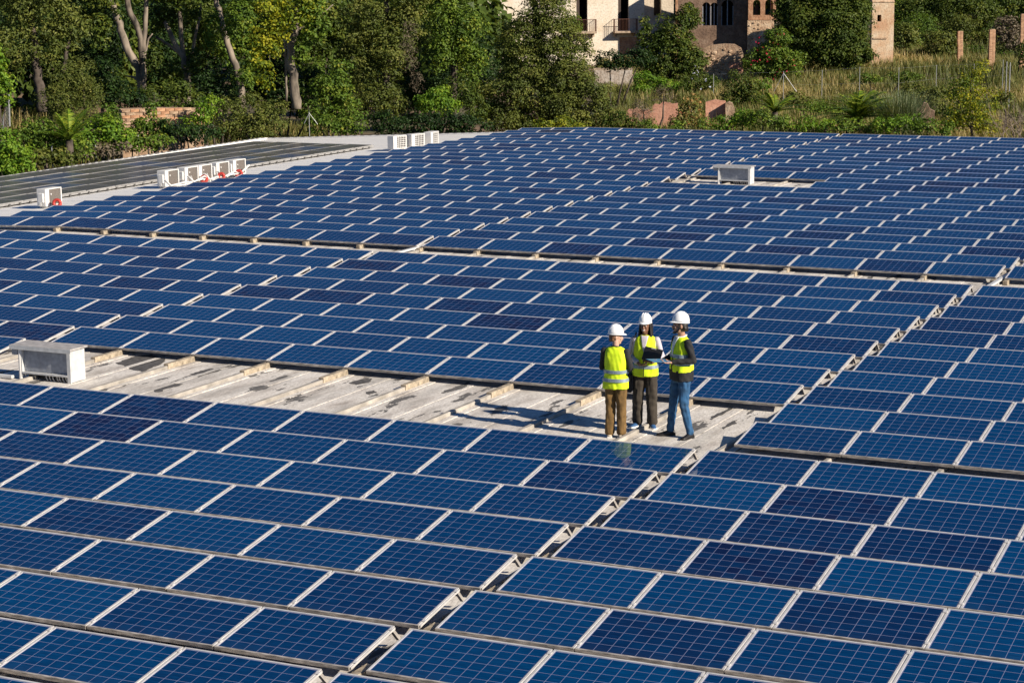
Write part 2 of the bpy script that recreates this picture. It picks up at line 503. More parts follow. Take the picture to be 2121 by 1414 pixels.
# ------------------------------------------------------------------ the warehouse roof
def build_roof():
    YN, YF = -12.0, 58.0
    XR = 16.0
    mb = MB()
    mb.box(RIDGE_X, XR, YN, YF, -0.25, 0.0)
    main = mb.build('roof', M['roof'])
    tag(main, 'weathered pale coated warehouse roof under the solar arrays', kind='structure')
    # ribs along the slope line, one under every panel joint
    for k in range(-4, 10):
        MB().bbox(-k * PP - 0.05, -k * PP + 0.03, YN + 0.1, YF - 0.1, 0.0, 0.068, 0.01).build('rib', M['rib'], main)
        MB().bbox(-k * PP + 0.034, -k * PP + 0.17, YN + 0.1, YF - 0.1, 0.0, 0.010, 0.004).build('joint_strip', M['roof'], main)
        MB().bbox(-k * PP + 0.80, -k * PP + 0.93, YN + 0.1, YF - 0.1, 0.0, 0.006, 0.003).build('joint_strip', M['roof'], main)
    # dark strips added for the shade in the two gaps and places where the coating has come off down to the felt
    MB().box(-.02, .185, YN + .1, YF - 40, 0, .004).build('gap_shade_strip', M['felt_gap_shade'], main)
    MB().box(XL - .03, XL + .13, YN + .1, YF - .2, 0, .004).build('gap_shade_strip', M['felt_gap_shade'], main)
    rg = np.random.default_rng(12)
    def on_roof(px, py):
        d = ray(px, py); q = CAM_LOC + d * (-CAM_LOC.z / d.z)
        return np.array((q.x, q.y))
    for poly in ([(238, 752), (262, 744), (288, 737), (318, 734), (346, 742), (336, 752), (316, 762), (290, 771), (272, 764), (256, 757)],
                 [(318, 806), (332, 798), (352, 794), (380, 795), (366, 801), (344, 805), (330, 812), (320, 812)],
                 [(398, 775), (414, 768), (440, 763), (458, 766), (436, 774), (412, 781)], [(720, 793), (748, 786), (772, 784), (764, 792), (740, 797)],
                 [(756, 812), (776, 808), (780, 813), (762, 817)], [(245, 796), (262, 790), (276, 790), (258, 800)],
                 [(1422, 905), (1446, 892), (1470, 876), (1480, 876), (1458, 892), (1434, 907)], [(1470, 866), (1492, 853), (1512, 843), (1518, 844), (1496, 858), (1474, 870)],
                 [(1494, 885), (1518, 872), (1536, 866), (1522, 876), (1500, 889)], [(560, 828), (585, 822), (610, 822), (586, 830)]):
        P = [on_roof(*q) for q in poly]
        out = []
        for i in range(len(P)):
            a, c = P[i], P[(i + 1) % len(P)]
            for f in (0, .25, .5, .75):
                s_ = np.linalg.norm(c - a)
                out.append(a + (c - a) * f + rg.normal(size=2) * min(.030, s_ * .06))
        V = [(x, y, .0045) for x, y in out]
        MB().add(V, [tuple(range(len(V) - 1, -1, -1))]).build('flaked_patch', M['felt_gap_shade'], main)
    # left slope: white sheeting
    xs = [RIDGE_X, -30.2, -34.0, -38.0]
    mb = MB()
    def edge_x(y): return -41.0 - (y + 12) * (3.76 / 70.0)
    n = 16
    for k in range(n):
        y0, y1 = YN + (YF - YN) * k / n, YN + (YF - YN) * (k + 1) / n
        a = xs + [edge_x(y0)]; c = xs + [edge_x(y1)]
        for i in range(4):
            mb.quad((a[i + 1], y0, roof_z(a[i + 1])), (a[i], y0, roof_z(a[i])), (c[i], y1, roof_z(c[i])), (c[i + 1], y1, roof_z(c[i + 1])))
            mb.quad((a[i], y0, roof_z(a[i]) - .2), (a[i + 1], y0, roof_z(a[i + 1]) - .2), (c[i + 1], y1, roof_z(c[i + 1]) - .2), (c[i], y1, roof_z(c[i]) - .2))
    wr = mb.build('white_roof', M['white_roof'])
    tag(wr, 'white metal roof slope left of the array', kind='structure')
    # low sheet seams across the slope
    for k in range(0, 68):
        y = YN + 1.03 * k + 0.5
        ex = edge_x(y)
        s = MB()
        for a, c in ((-30.25, -34), (-34, -38), (-38, ex + 0.25)):
            za, zc = roof_z(a), roof_z(c)
            s.add([(a, y - .012, za), (a, y + .012, za), (a, y + .012, za + .012), (a, y - .012, za + .012),
                   (c, y - .012, zc), (c, y + .012, zc), (c, y + .012, zc + .012), (c, y - .012, zc + .012)],
                  [(3, 2, 1, 0), (4, 5, 6, 7), (0, 1, 5, 4), (2, 3, 7, 6), (1, 2, 6, 5), (3, 0, 4, 7)])
        s.build('sheet_seam', M['white_roof'], wr)
    # edge flashing with its row of clips
    fl, cl = MB(), MB()
    def beam(p, q, w, h, m_, mi=0):
        p, q = np.array(p), np.array(q); d = q - p; d /= np.linalg.norm(d)
        s_ = np.cross(d, (0, 0, 1.0)); s_ /= np.linalg.norm(s_); u = np.array((0, 0, 1.0))
        V = [p + s_ * a * w + u * b_ * h for a, b_ in ((-.5, 0), (.5, 0), (.5, 1), (-.5, 1))] + [q + s_ * a * w + u * b_ * h for a, b_ in ((-.5, 0), (.5, 0), (.5, 1), (-.5, 1))]
        m_.add(V, [(3, 2, 1, 0), (4, 5, 6, 7), (0, 1, 5, 4), (2, 3, 7, 6), (1, 2, 6, 5), (3, 0, 4, 7)], mi)
    za = roof_z(edge_x(YN)); zb = roof_z(edge_x(YF))
    beam((edge_x(YN), YN, za), (edge_x(YF), YF, zb), 0.34, 0.09, fl)
    beam((edge_x(YF) + .17, YF, zb), (-30.2, YF, roof_z(-30.2)), 0.30, 0.07, fl)
    beam((-30.2, YF, roof_z(-30.2)), (RIDGE_X, YF, 0), 0.30, 0.07, fl)
    beam((RIDGE_X, YF, 0), (XR, YF, 0), 0.30, 0.06, fl)
    fl.build('edge_flashing', M['roof_edge'], wr)
    for k in range(140):
        y = YN + 0.5 * k + .2
        cl.box(edge_x(y) + .04, edge_x(y) + .12, y - .10, y + .10, roof_z(edge_x(y)) + .09, roof_z(edge_x(y)) + .115)
    for k in range(40):
        x = -44.2 + k * 0.42
        cl.box(x - .09, x + .09, YF - .07, YF + .01, roof_z(x) + .068, roof_z(x) + .092)
    o = cl.build('flashing_clip', M['clip'], wr); tag(o, kind='stuff')
    # walls below
    wb = MB()
    wb.box(edge_x(YN) + 3.2, XR - .3, YN + .3, YF - .3, -6.5, -1.05)
    w = wb.build('warehouse_wall', M['wall']); tag(w, kind='structure')


build_roof()


# ------------------------------------------------------------------ solar panels
FR = 0.024     # visible lip of the frame
TH = 0.042     # frame depth


def pmap(u, v, n):
    """panel coordinates (u across, v up the slope from the lower edge, n out of the face) -> local, origin under the centre on the roof"""
    s = PL - v
    return (u - PW / 2, PL * CT / 2 - s * CT - n * ST, ZT - s * ST + n * CT)


def pbox(mb, u0, u1, v0, v1, n0, n1, mi=0):
    V = [pmap(u, v, n) for u in (u0, u1) for v in (v0, v1) for n in (n0, n1)]
    mb.add(V, [(0, 1, 3, 2), (4, 6, 7, 5), (0, 4, 5, 1), (2, 3, 7, 6), (0, 2, 6, 4), (1, 5, 7, 3)], mi)


def frame_geo(seam=True):
    mb = MB()
    pbox(mb, 0, PW, 0, FR, -TH, 0, 1)
    pbox(mb, 0, PW, PL - FR, PL, -TH, 0, 0)
    pbox(mb, 0, FR, FR, PL - FR, -TH, 0, 0)
    pbox(mb, PW - FR, PW, FR, PL - FR, -TH, 0, 0)
    if seam:
        pbox(mb, PW + .0005, PP - .0005, 0.02, PL - 0.02, -.030, -.005, 0)
        for v in (0.10, 0.87):
            pbox(mb, PW - .012, PP + .012, v, v + .05, .0005, .006, 0)
    return mb


def back_geo():
    mb = MB()
    mb.add([pmap(FR, FR, -.006), pmap(PW - FR, FR, -.006), pmap(PW - FR, PL - FR, -.006), pmap(FR, PL - FR, -.006)], [(0, 1, 2, 3)])
    mb.add([pmap(FR, FR, -.016), pmap(PW - FR, FR, -.016), pmap(PW - FR, PL - FR, -.016), pmap(FR, PL - FR, -.016)], [(3, 2, 1, 0)])
    return mb


def cells_geo():
    V, F = [], []
    m = 0.009
    cw = (PW - 2 * FR - 2 * m) / 10; ch = (PL - 2 * FR - 2 * m) / 6
    g = 0.0030
    for i in range(10):
        for j in range(6):
            u0, u1 = FR + m + i * cw + g, FR + m + (i + 1) * cw - g
            v0, v1 = FR + m + j * ch + g, FR + m + (j + 1) * ch - g
            b = len(V)
            V += [pmap(u0, v0, -.0056), pmap(u1, v0, -.0056), pmap(u1, v1, -.0056), pmap(u0, v1, -.0056)]
            F.append((b, b + 1, b + 2, b + 3))
    return np.array(V), F


def ordinal(n):
    return ['', 'first', 'second', 'third', 'fourth', 'fifth', 'sixth', 'seventh', 'eighth', 'ninth', 'tenth', 'eleventh', 'twelfth', 'thirteenth', 'fourteenth'][n]


def in_view(x0, x1, y, z=ZT, m=60):
    ok = False
    for x in (x0, (x0 + x1) / 2, x1):
        for yy in (y, y - PL):
            v = Vector((x, yy, z)) - CAM_LOC
            d = v.dot(FWD)
            px = 1060.5 + FPX * v.dot(RIGHT) / d; py = 707 + FPX * v.dot(DOWN) / d
            if -m < px < 2121 + m and py < 1470 + (m - 60) * .3: ok = True
    return ok


def panel_list():
    out, beyond = [], []
    def put(b, r, blk, k, x):
        y = row_y(b, r)
        d = (Vector((x + PW / 2, y - PL / 2, ZT)) - CAM_LOC).length
        if in_view(x, x + PW, y): out.append((d, b, r, blk, k, x, y))
        elif in_view(x, x + PW, y, m=620): beyond.append((d, b, r, blk, k, x, y))
    for r in range(0, 11):
        for k in range(1, 10): put('A', r, 'M', k, -k * PP)
        for k in range(1, 5): put('A', r, 'L', k, XL - k * PP)
        for k in range(0, 7): put('A', r, 'R', k + 1, G2 + k * PP)
    for r in range(-2, 9):
        for k in range(0, 5): put('B', r, 'R', k + 1, G2 + k * PP)
        if r >= 0:
            for k in range(1, 10): put('B', r, 'M', k, -k * PP)
        if r >= -1:
            for k in range(1, 10): put('B', r, 'L', k, XL - k * PP)
    for r in range(25):
        for k in range(1, 10): put('C', r, 'L', k, XL - k * PP)
        for k in range(1, 10):
            if r in (11, 12) and k > 6: continue
            put('C', r, 'M', k, -k * PP)
        for k in range(0, 6): put('C', r, 'R', k + 1, G2 + k * PP)
    out.sort(key=lambda t: t[0])
    return out, beyond


def panel_label(b, r, blk, k):
    gap = 'far left gap' if blk == 'L' else 'wide gap'
    side = 'right' if blk == 'R' else 'left'
    if b == 'A': row = ordinal(r + 1) + ' row in front of the bare strip'
    elif b == 'B':
        if blk == 'R': row = ordinal(r + 3) + ' row behind the front array'
        elif r < 0: row = 'short row beside the metal cabinet'
        else: row = ordinal(r + 1) + ' row behind the bare strip'
    else: row = ordinal(r + 1) + ' row behind the walkway'
    pos = 'bordering the' if k == 1 else ordinal(k) + ' ' + side + ' of the'
    if k == 1: pos = 'just ' + side + ' of the'
    return 'solar panel %s %s, %s' % (pos, gap, row)


def placement(x, y):
    """root location and roll for a panel whose left edge is x and upper edge y"""
    xc = x + PW / 2
    roll = -SLOPE1 if xc < RIDGE_X else 0.0
    return (xc, y - PL * CT / 2, roof_z(xc) if xc < RIDGE_X else 0.0), roll


def build_panels():
    plist, beyond = panel_list()
    fme = frame_geo().mesh('panel_frame', [M['frame'], M['frame_dirty']])
    bme = back_geo().mesh('panel_backsheet', [M['backsheet']])
    CV, CF = cells_geo()
    rng = np.random.default_rng(4)
    cmes = []
    for s in range(6):
        cr = rng.random(60) ** 1.5
        cmes.append(mesh_from('panel_cells', CV, np.array(CF), [M['cells']], attrs={'cell_rnd': ('FACE', cr)}))
    near, far = plist[:300], plist[300:] + beyond
    jit = random.Random(3)
    for i, (d, b, r, blk, k, x, y) in enumerate(near):
        loc, roll = placement(x, y)
        root = bpy.data.objects.new('solar_panel', None)
        COL.objects.link(root)
        root.empty_display_size = 0.1
        root.location = (loc[0], loc[1] + jit.uniform(-.004, .004), loc[2])
        root.rotation_euler = (jit.uniform(-.0035, .0035), roll, 0)
        tag(root, panel_label(b, r, blk, k), 'solar panel', 'blue solar panels in tilted rows on the roof')
        obj('frame', fme, root)
        obj('backsheet', bme, root)
        o = obj('cell_sheet', cmes[i % 6], root)
        o['kind'] = 'stuff'
    # the farther ones as one mass
    fmb = frame_geo()
    FV = np.concatenate(fmb.V); FF = np.array(fmb.F); FM = np.array(fmb.M)
    bmb = back_geo(); BV = np.concatenate(bmb.V); BF = np.array(bmb.F)
    CFa = np.array(CF)
    Vs, Fs, Ms, PR, CR = [], [], [], [], []
    n = 0
    for (d, b, r, blk, k, x, y) in far:
        loc, roll = placement(x, y)
        c, s = math.cos(roll), math.sin(roll)
        V = np.concatenate([FV, BV, CV])
        W = np.stack([V[:, 0] * c + V[:, 2] * s + loc[0], V[:, 1] + loc[1], -V[:, 0] * s + V[:, 2] * c + loc[2]], 1)
        Vs.append(W)
        Fs += [FF + n, BF + n + len(FV), CFa + n + len(FV) + len(BV)]
        Ms += [FM, np.full(len(BF), 2), np.full(len(CFa), 3)]
        p = rng.random()
        PR.append(np.full(len(FF) + len(BF) + len(CFa), p)); CR.append(np.concatenate([np.zeros(len(FF) + len(BF)), rng.random(60) ** 1.5]))
        n += len(V)
    if Vs:
        me = mesh_from('distant_solar_panels', np.concatenate(Vs), np.concatenate(Fs), [M['frame'], M['frame_dirty'], M['backsheet'], M['cells']],
                       np.concatenate(Ms), attrs={'panel_rnd': ('FACE', np.concatenate(PR)), 'cell_rnd': ('FACE', np.concatenate(CR))})
        o = obj('distant_solar_panels', me)
        tag(o, 'the farther rows of blue solar panels running to the end of the roof', 'solar panels', 'blue solar panels in tilted rows on the roof', 'stuff')
    return plist


PLIST = build_panels()


# ------------------------------------------------------------------ supports and ballast
def block_mesh(length, h=0.106, w=0.105, pieces=3):
    mb = MB()
    for i in range(pieces):
        a = -length / 2 + length * i / pieces + .002; b = -length / 2 + length * (i + 1) / pieces - .002
        mb.bbox(-w / 2, w / 2, a, b, 0, h, 0.008)
    return mb.mesh('ballast_block', [M['block']])


def strut_mesh():
    mb = MB()
    # rear leg leaning back from the upper edge, and a low rail up the slope
    mb.add([(-.02, -.02, .255), (.02, -.02, .255), (.02, .03, .255), (-.02, .03, .255), (-.02, .135, .1), (.02, .135, .1), (.02, .185, .1), (-.02, .185, .1)],
           [(3, 2, 1, 0), (4, 5, 6, 7), (0, 1, 5, 4), (2, 3, 7, 6), (1, 2, 6, 5), (3, 0, 4, 7)])
    return mb.mesh('panel_strut', [M['strut']])


def build_supports():
    bm_mid = block_mesh(0.40, pieces=2)
    bm_front = block_mesh(0.86)
    bm_stub = block_mesh(0.30, pieces=1)
    sm = strut_mesh()
    def strut(x, y, label):
        o = obj('panel_strut', sm, None, (x, y, 0)); tag(o, label, 'panel strut', 'metal struts propping the panel rows')
    def block(me, x, y, label, z=0.0):
        o = obj('ballast_block', me, None, (x, y, z)); tag(o, label, 'ballast block', 'beige ballast blocks under the panels')
    # along the wide gap
    for b, rows in (('A', range(0, 9)), ('B', range(0, 9))):
        for r in rows:
            y = row_y(b, r)
            where = ('%s row in front of the bare strip' if b == 'A' else '%s row behind the bare strip') % ordinal(r + 1)
            strut(-0.045, y - .02, 'metal strut in the wide gap propping the %s' % where)
            block(bm_mid, 0.075, y - .30, 'upper beige block in the wide gap, %s' % where)
            block(bm_mid, 0.075, y - .88, 'lower beige block in the wide gap, %s' % where)
    # left gap, near rows
    for r in range(-1, 9):
        y = row_y('B', r)
        w = 'the short row by the metal cabinet' if r < 0 else '%s row behind the bare strip' % ordinal(r + 1)
        strut(XL - 0.045, y - .02, 'metal strut in the far left gap propping %s' % w)
    for r in range(25):
        strut(XL - 0.045, row_y('C', r) - .02, 'metal strut in the far left gap, %s row behind the walkway' % (ordinal(r + 1) if r < 14 else str(r + 1) + {21: 'st', 22: 'nd', 23: 'rd'}.get(r + 1, 'th')))
    # sleepers sticking out in front of the row behind the bare strip
    yb = row_y('B', 0) - PL * CT
    for k in range(1, 9):
        block(bm_front, -k * PP - .005, yb - .40, 'long beige block on the bare strip, %s rib left of the wide gap' % ordinal(k))
    yc = row_y('C', 0) - PL * CT
    for k in range(0, 10):
        block(bm_stub, -k * PP - .005 if k else -.06, yc - .02, 'short beige block on the walkway, %s left of the wide gap' % ordinal(k + 1))
    for k in range(1, 8):
        block(bm_stub, XL - k * PP - .005, yc - .02, 'short beige block on the walkway, %s left of the far left gap' % ordinal(k))
    block(bm_stub, XL - .06, yc - .02, 'short beige block on the walkway beside the cable channel at the far left gap')
    block(bm_stub, G2 + .05, yc - .02, 'short beige block on the walkway just right of the wide gap')
    block(bm_mid, G2 + .3, row_y('B', -2) - .45, 'beige block beneath the front right panel beside the bare strip')
    block(bm_mid, G2 + .2, row_y('B', -1) - .45, 'beige block in shade under the second panel right of the bare strip')
    # cable channels crossing the walkway
    for x, y, lab in ((XL + .02, yc - .35, 'flat metal cable channel running out of the far left gap onto the walkway'),
                      (G2 - .11, yc - .35, 'flat metal cable channel at the right end of the walkway')):
        mb = MB()
        mb.bbox(-.05, .05, -.75, 1.3, .08, .125, .008)
        mb.box(-.03, .03, -.7, -.64, 0, .08); mb.box(-.03, .03, .1, .16, 0, .08)
        o = mb.build('cable_channel', M['galv_light'], None, (x, y, 0)); tag(o, lab, 'cable channel')


build_supports()


# ------------------------------------------------------------------ dark flat panels on the left slope
def build_dark_field():
    W_, L_ = 1.205, 1.65
    fm = MB()
    fm.box(0, W_, 0, .03, 0, .031); fm.box(0, W_, L_ - .03, L_, 0, .031)
    fm.box(0, .022, .03, L_ - .03, 0, .035); fm.box(W_ - .022, W_, .03, L_ - .03, 0, .035)
    fme = fm.mesh('dark_panel_frame', [M['dark_frame']])
    gm = MB(); gm.quad((.022, .03, .030), (W_ - .022, .03, .030), (W_ - .022, L_ - .03, .030), (.022, L_ - .03, .030))
    gmes = []
    for i, c in enumerate(((0.088, 0.081, 0.083), (0.100, 0.088, 0.082), (0.065, 0.082, 0.14), (0.090, 0.082, 0.078))):  # brown tree and blue sky reflections put into the glass colours
        gmes.append(gm.mesh('dark_panel_glass', [glass_coated('dark_glass_%s' % 'abcd'[i], c, 0.16)]))
    rnd = random.Random(8)
    x0 = -40.28; y1 = 50.2
    for c in range(5):
        for r in range(24):
            x = x0 + c * 1.245; y = y1 - (r + 1) * 1.68
            z = -0.175
            v = Vector((x + W_, y + L_, z)) - CAM_LOC
            if 1060.5 + FPX * v.dot(RIGHT) / v.dot(FWD) < -620: continue
            root = empty('flat_solar_panel', (x, y, z), 0,
                         'dark flat panel, %s from the far end, %s line from the left edge' % (ordinal(r + 1) if r < 14 else str(r + 1) + {21: 'st', 22: 'nd', 23: 'rd'}.get(r + 1, 'th'), ordinal(c + 1)),
                         'solar panel', 'dark flat panels on the white roof slope')
            root.rotation_euler = (rnd.uniform(-.004, .004), rnd.uniform(-.006, .006), 0)
            obj('frame', fme, root); obj('glass', gmes[rnd.choice((0, 0, 1, 1, 3, 3, 2))], root)
    # carrier rails
    mb = MB()
    for c in range(6):
        x = x0 - .06 + c * 1.245
        mb.box(x - .02, x + .02, 9.8, y1 + .05, -.235, -.178)
        for k in range(76):
            y = 10.0 + k * 0.53
            if c in (0, 5): mb.box(x - .015 + (.05 if c == 5 else -.05), x + .015 + (.05 if c == 5 else -.05), y - .04, y + .04, roof_z(x), -.19, 1)
    o = mb.build('panel_rail', [M['rail_grey'], M['clip']]); tag(o, 'metal carrier rails with small dark feet under the dark flat panels', 'panel rails')


build_dark_field()


# ------------------------------------------------------------------ galvanised cabinets
def build_cabinet(loc, label, first=None):
    if first is not None:
        c = copy_tree(first); c.location = loc; c['label'] = label
        return c
    root = empty('metal_cabinet', loc, 0, label, 'metal cabinet', 'galvanised cabinets standing on the roof')
    w, d, h = 1.17, 0.42, 0.60
    MB().bbox(-.16, w + .04, -.03, d + .05, h, h + .035, .006).build('top_cover', M['cover'], root)
    MB().box(-.16, w + .04, -.034, -.031, h - .045, h + .03).build('cover_lip', M['galv_light'], root)
    MB().box(w - .075, w, 0, .022, 0.0, h).build('corner_post', M['galv_light'], root)
    MB().box(w - .02, w, .024, d, 0.02, h).build('side_panel', M['galv_light'], root)
    MB().box(.09, w - .08, .060, .075, .155, h).build('back_panel', M['galv'], root)
    MB().box(.06, .085, 0, d, 0.06, h).build('inner_side', M['galv_light'], root)
    MB().tube([(.035, .02, 0), (.035, .02, h)], .034, 12).build('pipe_post', M['ac_white'], root, smooth=False)
    MB().bbox(.09, w - .08, -.005, .058, .115, .15, .004).build('bottom_rail', M['galv_light'], root)
    MB().bbox(-.15, -.03, .02, .16, h - .155, h, .004).build('junction_box', M['galv'], root)
    for i in range(16):
        x = .52 + .037 * i + (0.02 if 5 < i < 9 else 0)
        cb = MB(); cb.tube([(x, .09, .16), (x + .005, .07, .10), (x + .02, .06, .05), (x + .05, .07, .005)], .011, 6)
        cb.build('cable', M['conduit'] if i % 2 else M['cable'], root, smooth=True)
    MB().box(.09, w - .08, .16, .20, .0, .15).build('rear_skirt', M['cable'], root)
    return root


CAB = build_cabinet((-13.63, 1.45, 0), 'grey galvanised cabinet with open bottom and hanging cables on the bare roof strip')
build_cabinet((-13.78, 38.27, 0), 'smaller looking grey cabinet far back in the gap left by missing panels', CAB)
mb = MB(); mb.bbox(-2.6, -.05, -.04, .04, .02, .075, .01); mb.box(-1.9, -1.8, -.03, .03, 0, .02); mb.box(-.4, -.3, -.03, .03, 0, .02)
o = mb.build('conduit', M['galv_light'], None, (-13.68, 1.40, 0)); tag(o, 'low metal conduit running left from the cabinet along the bare strip', 'conduit')


# ------------------------------------------------------------------ air conditioners
def ac_front(kind):
    """unit in local coordinates: length along y, coil face at +x"""
    root = empty('air_conditioner', (0, 0, 0))
    L, D, H = 0.84, 0.34, 0.56
    c = MB()
    c.bbox(-D, 0, 0, L, .07 + H - .03, .07 + H, .008)
    c.box(-D, 0, 0, L, .07, .10)
    c.box(-D, -.0, 0, .045, .10, .07 + H - .03)
    c.box(-D, -.0, L - .045, L, .10, .07 + H - .03)
    c.box(-D, -D + .02, .045, L - .045, .10, .07 + H - .03)
    c.box(-.03, 0, .045, .20, .10, .07 + H - .03)
    c.build('casing', M['ac_white'], root)
    if kind == 'coil':
        MB().box(-.06, -.02, .2005, L - .075, .1005, .07 + H - .031).build('coil', M['ac_coil'], root)
        MB().box(-.075, -.062, L - .07, L - .046, .12, .55).build('slot', M['ac_dark'], root)
        MB().bbox(-.018, .012, .27, .31, .42, .47, .004).build('clip', M['ac_white'], root)
        v = MB(); v.bbox(-.24, -.06, -.07, -.001, .2, .5, .02); v.box(-.20, -.12, -.09, -.071, .1, .2)
        v.build('valve_cover', M['ac_white'], root)
    else:
        MB().box(-.12, -.10, .2005, L - .046, .1005, .07 + H - .031).build('coil', M['ac_dark'], root)
        g = MB()
        for i in range(6): g.box(-.018, -.004, .215 + .105 * i, .236 + .105 * i, .101, .598)
        for j in range(6): g.box(-.030, -.019, .2005, L - .046, .13 + .085 * j, .150 + .085 * j)
        g.build('guard_grid', M['ac_white'], root)
    MB().box(-D + .02, 0, .1, .16, 0, .07).build('foot', M['conduit'], root)
    MB().box(-D + .02, 0, L - .16, L - .1, 0, .07).build('foot', M['conduit'], root)
    return root


def build_acs():
    a = ac_front('coil'); b = ac_front('grid')
    grp = 'white air conditioners along the white roof slope'
    spec = [(a, (-32.05, 25.25), 0, 'lone white air conditioner with dark coil, nearest on the white slope'),
            (a, (-32.05, 31.85), 0, 'white air conditioner with dark coil, nearest of the five in a row'),
            (a, (-32.05, 33.05), 0, 'second white air conditioner of the five, close against the third'),
            (a, (-32.05, 33.93), 0, 'third white air conditioner of the five, with a red hose coil in front'),
            (a, (-32.05, 35.05), 0, 'fourth white air conditioner of the five, with its valve cover open'),
            (a, (-32.05, 36.15), 0, 'fifth white air conditioner, farthest of the five, a white bar leaning on it'),
            (b, (-31.86, 47.98), -13, 'white air conditioner with square guard grid, first of the far three'),
            (b, (-31.46, 48.85), -13, 'white air conditioner with square guard grid, middle of the far three'),
            (b, (-31.15, 50.0), 4, 'white air conditioner with square guard grid, last of the far three')]
    used = set()
    for p, (x, y), rz, lab in spec:
        o = p if id(p) not in used else copy_tree(p)
        used.add(id(p))
        o.location = (x, y, roof_z(x) + .0); o.rotation_euler = (0, 0, R_(rz))
        tag(o, lab, 'air conditioner', grp)
    # red hose coils
    def coil(x, y, lab, tilt):
        pts = []
        mb = MB()
        for q in range(2):
            ring = [(.105 * math.cos(t), .07 * (q - .5), .105 * math.sin(t)) for t in np.linspace(0, 2 * math.pi, 20)]
            mb.tube(ring, .052, 8)
        o = mb.build('red_hose', M['red'], None, (x, y, roof_z(x) + .155), smooth=True)
        o.rotation_euler = (R_(tilt), 0, R_(28)); tag(o, lab, 'hose coil', 'coiled red hoses by the air conditioners')
    coil(-31.75, 25.45, 'coiled red hose leaning against the lone air conditioner', -12)
    coil(-31.72, 33.75, 'coiled red hose in front of the second and third air conditioners', -14)
    coil(-31.72, 34.85, 'upright coiled red hose left of the fourth air conditioner', -10)
    coil(-31.68, 35.95, 'coiled red hose between the fourth and fifth air conditioners', -16)
    coil(-31.55, 50.15, 'coiled red hose between the far air conditioners', -14)
    # pipes
    rnd = random.Random(2)
    for i, (ya, yb_, lab) in enumerate(((31.5, 33.2, 'white insulated pipe looping in front of the first air conditioner of the five'),
                                        (32.9, 34.2, 'white insulated pipe running in front of the second and third air conditioners'),
                                        (33.9, 34.8, 'white pipe bent over in front of the third air conditioner'),
                                        (34.8, 36.2, 'white pipe lying between the fourth and fifth air conditioners'))):
        mb = MB()
        for q in range(2):
            p = [(-31.85 + .05 * q, ya, roof_z(-31.9) + .35), (-31.7 + .05 * q, ya + .12, roof_z(-31.9) + .14),
                 (-31.62 + .06 * q, (ya + yb_) / 2, roof_z(-31.9) + .10 + .1 * (q + i % 2)), (-31.74, yb_ - .1, roof_z(-31.9) + .12), (-31.9, yb_, roof_z(-31.9) + .32)]
            mb.tube(p, .028, 7)
        o = mb.build('insulated_pipe', M['ac_white'], None, smooth=True); tag(o, lab, 'pipe', 'white pipes by the air conditioners')
    mb = MB(); mb.tube([(-31.70, 35.9, -.1), (-31.75, 36.75, .22)], .035, 6)
    o = mb.build('white_bar', M['ac_white']); tag(o, 'short white bar leaning across the fifth air conditioner', 'bar')


build_acs()
# ------------------------------------------------------------------ vegetation
M['leaf_dark'] = foliage_mat('dark_green_leaves', [(0.0, (0.034, 0.060, 0.009)), (0.5, (0.072, 0.109, 0.015)), (0.85, (0.128, 0.154, 0.021)), (1.0, (0.224, 0.211, 0.035))])
M['leaf_olive'] = foliage_mat('olive_leaves', [(0.0, (0.051, 0.074, 0.014)), (0.5, (0.111, 0.137, 0.025)), (0.85, (0.177, 0.191, 0.038)), (1.0, (0.270, 0.241, 0.063))])
M['leaf_mid'] = foliage_mat('mid_green_leaves', [(0.0, (0.051, 0.098, 0.012)), (0.5, (0.102, 0.171, 0.019)), (0.85, (0.182, 0.245, 0.027)), (1.0, (0.341, 0.315, 0.041))])
M['leaf_bright'] = foliage_mat('bright_green_leaves', [(0.0, (0.060, 0.131, 0.012)), (0.5, (0.128, 0.236, 0.019)), (0.85, (0.234, 0.333, 0.027)), (1.0, (0.405, 0.420, 0.058))], 0.34)
M['leaf_yellow'] = foliage_mat('yellowing_leaves', [(0.0, (0.055, 0.105, 0.010)), (0.4, (0.15, 0.20, 0.014)), (0.75, (0.34, 0.34, 0.022)), (1.0, (0.50, 0.42, 0.03))], 0.34)
M['leaf_shade'] = foliage_mat('deep_shade_leaves', [(0.0, (0.008, 0.022, 0.005)), (0.6, (0.022, 0.050, 0.009)), (1.0, (0.05, 0.10, 0.018))])  # shade inside the wood put into a darker leaf colour
M['leaf_red'] = foliage_mat('reddish_leaves', [(0.0, (0.075, 0.103, 0.020)), (0.55, (0.150, 0.166, 0.033)), (0.75, (0.375, 0.221, 0.077)), (1.0, (0.540, 0.166, 0.077))])
M['leaf_dry'] = foliage_mat('dry_stems', [(0.0, (0.075, 0.058, 0.038)), (0.5, (0.15, 0.12, 0.08)), (1.0, (0.25, 0.20, 0.14))], 0.15)
M['grass_dry'] = foliage_mat('dry_grass', [(0.0, (0.071, 0.089, 0.021)), (0.40, (0.135, 0.146, 0.036)), (0.70, (0.284, 0.229, 0.084)), (1.0, (0.483, 0.356, 0.158))], 0.2)
M['grass_grey'] = foliage_mat('grey_green_blades', [(0.0, (0.08, 0.12, 0.05)), (0.6, (0.16, 0.20, 0.09)), (1.0, (0.30, 0.30, 0.17))], 0.2)
M['palm'] = foliage_mat('palm_leaflets', [(0.0, (0.047, 0.097, 0.009)), (0.5, (0.128, 0.202, 0.016)), (1.0, (0.341, 0.368, 0.035))], 0.25, 0.4)
M['petal'] = foliage_mat('magenta_petals', [(0.0, (0.30, 0.005, 0.03)), (0.6, (0.48, 0.012, 0.06)), (1.0, (0.62, 0.03, 0.11))], 0.3)
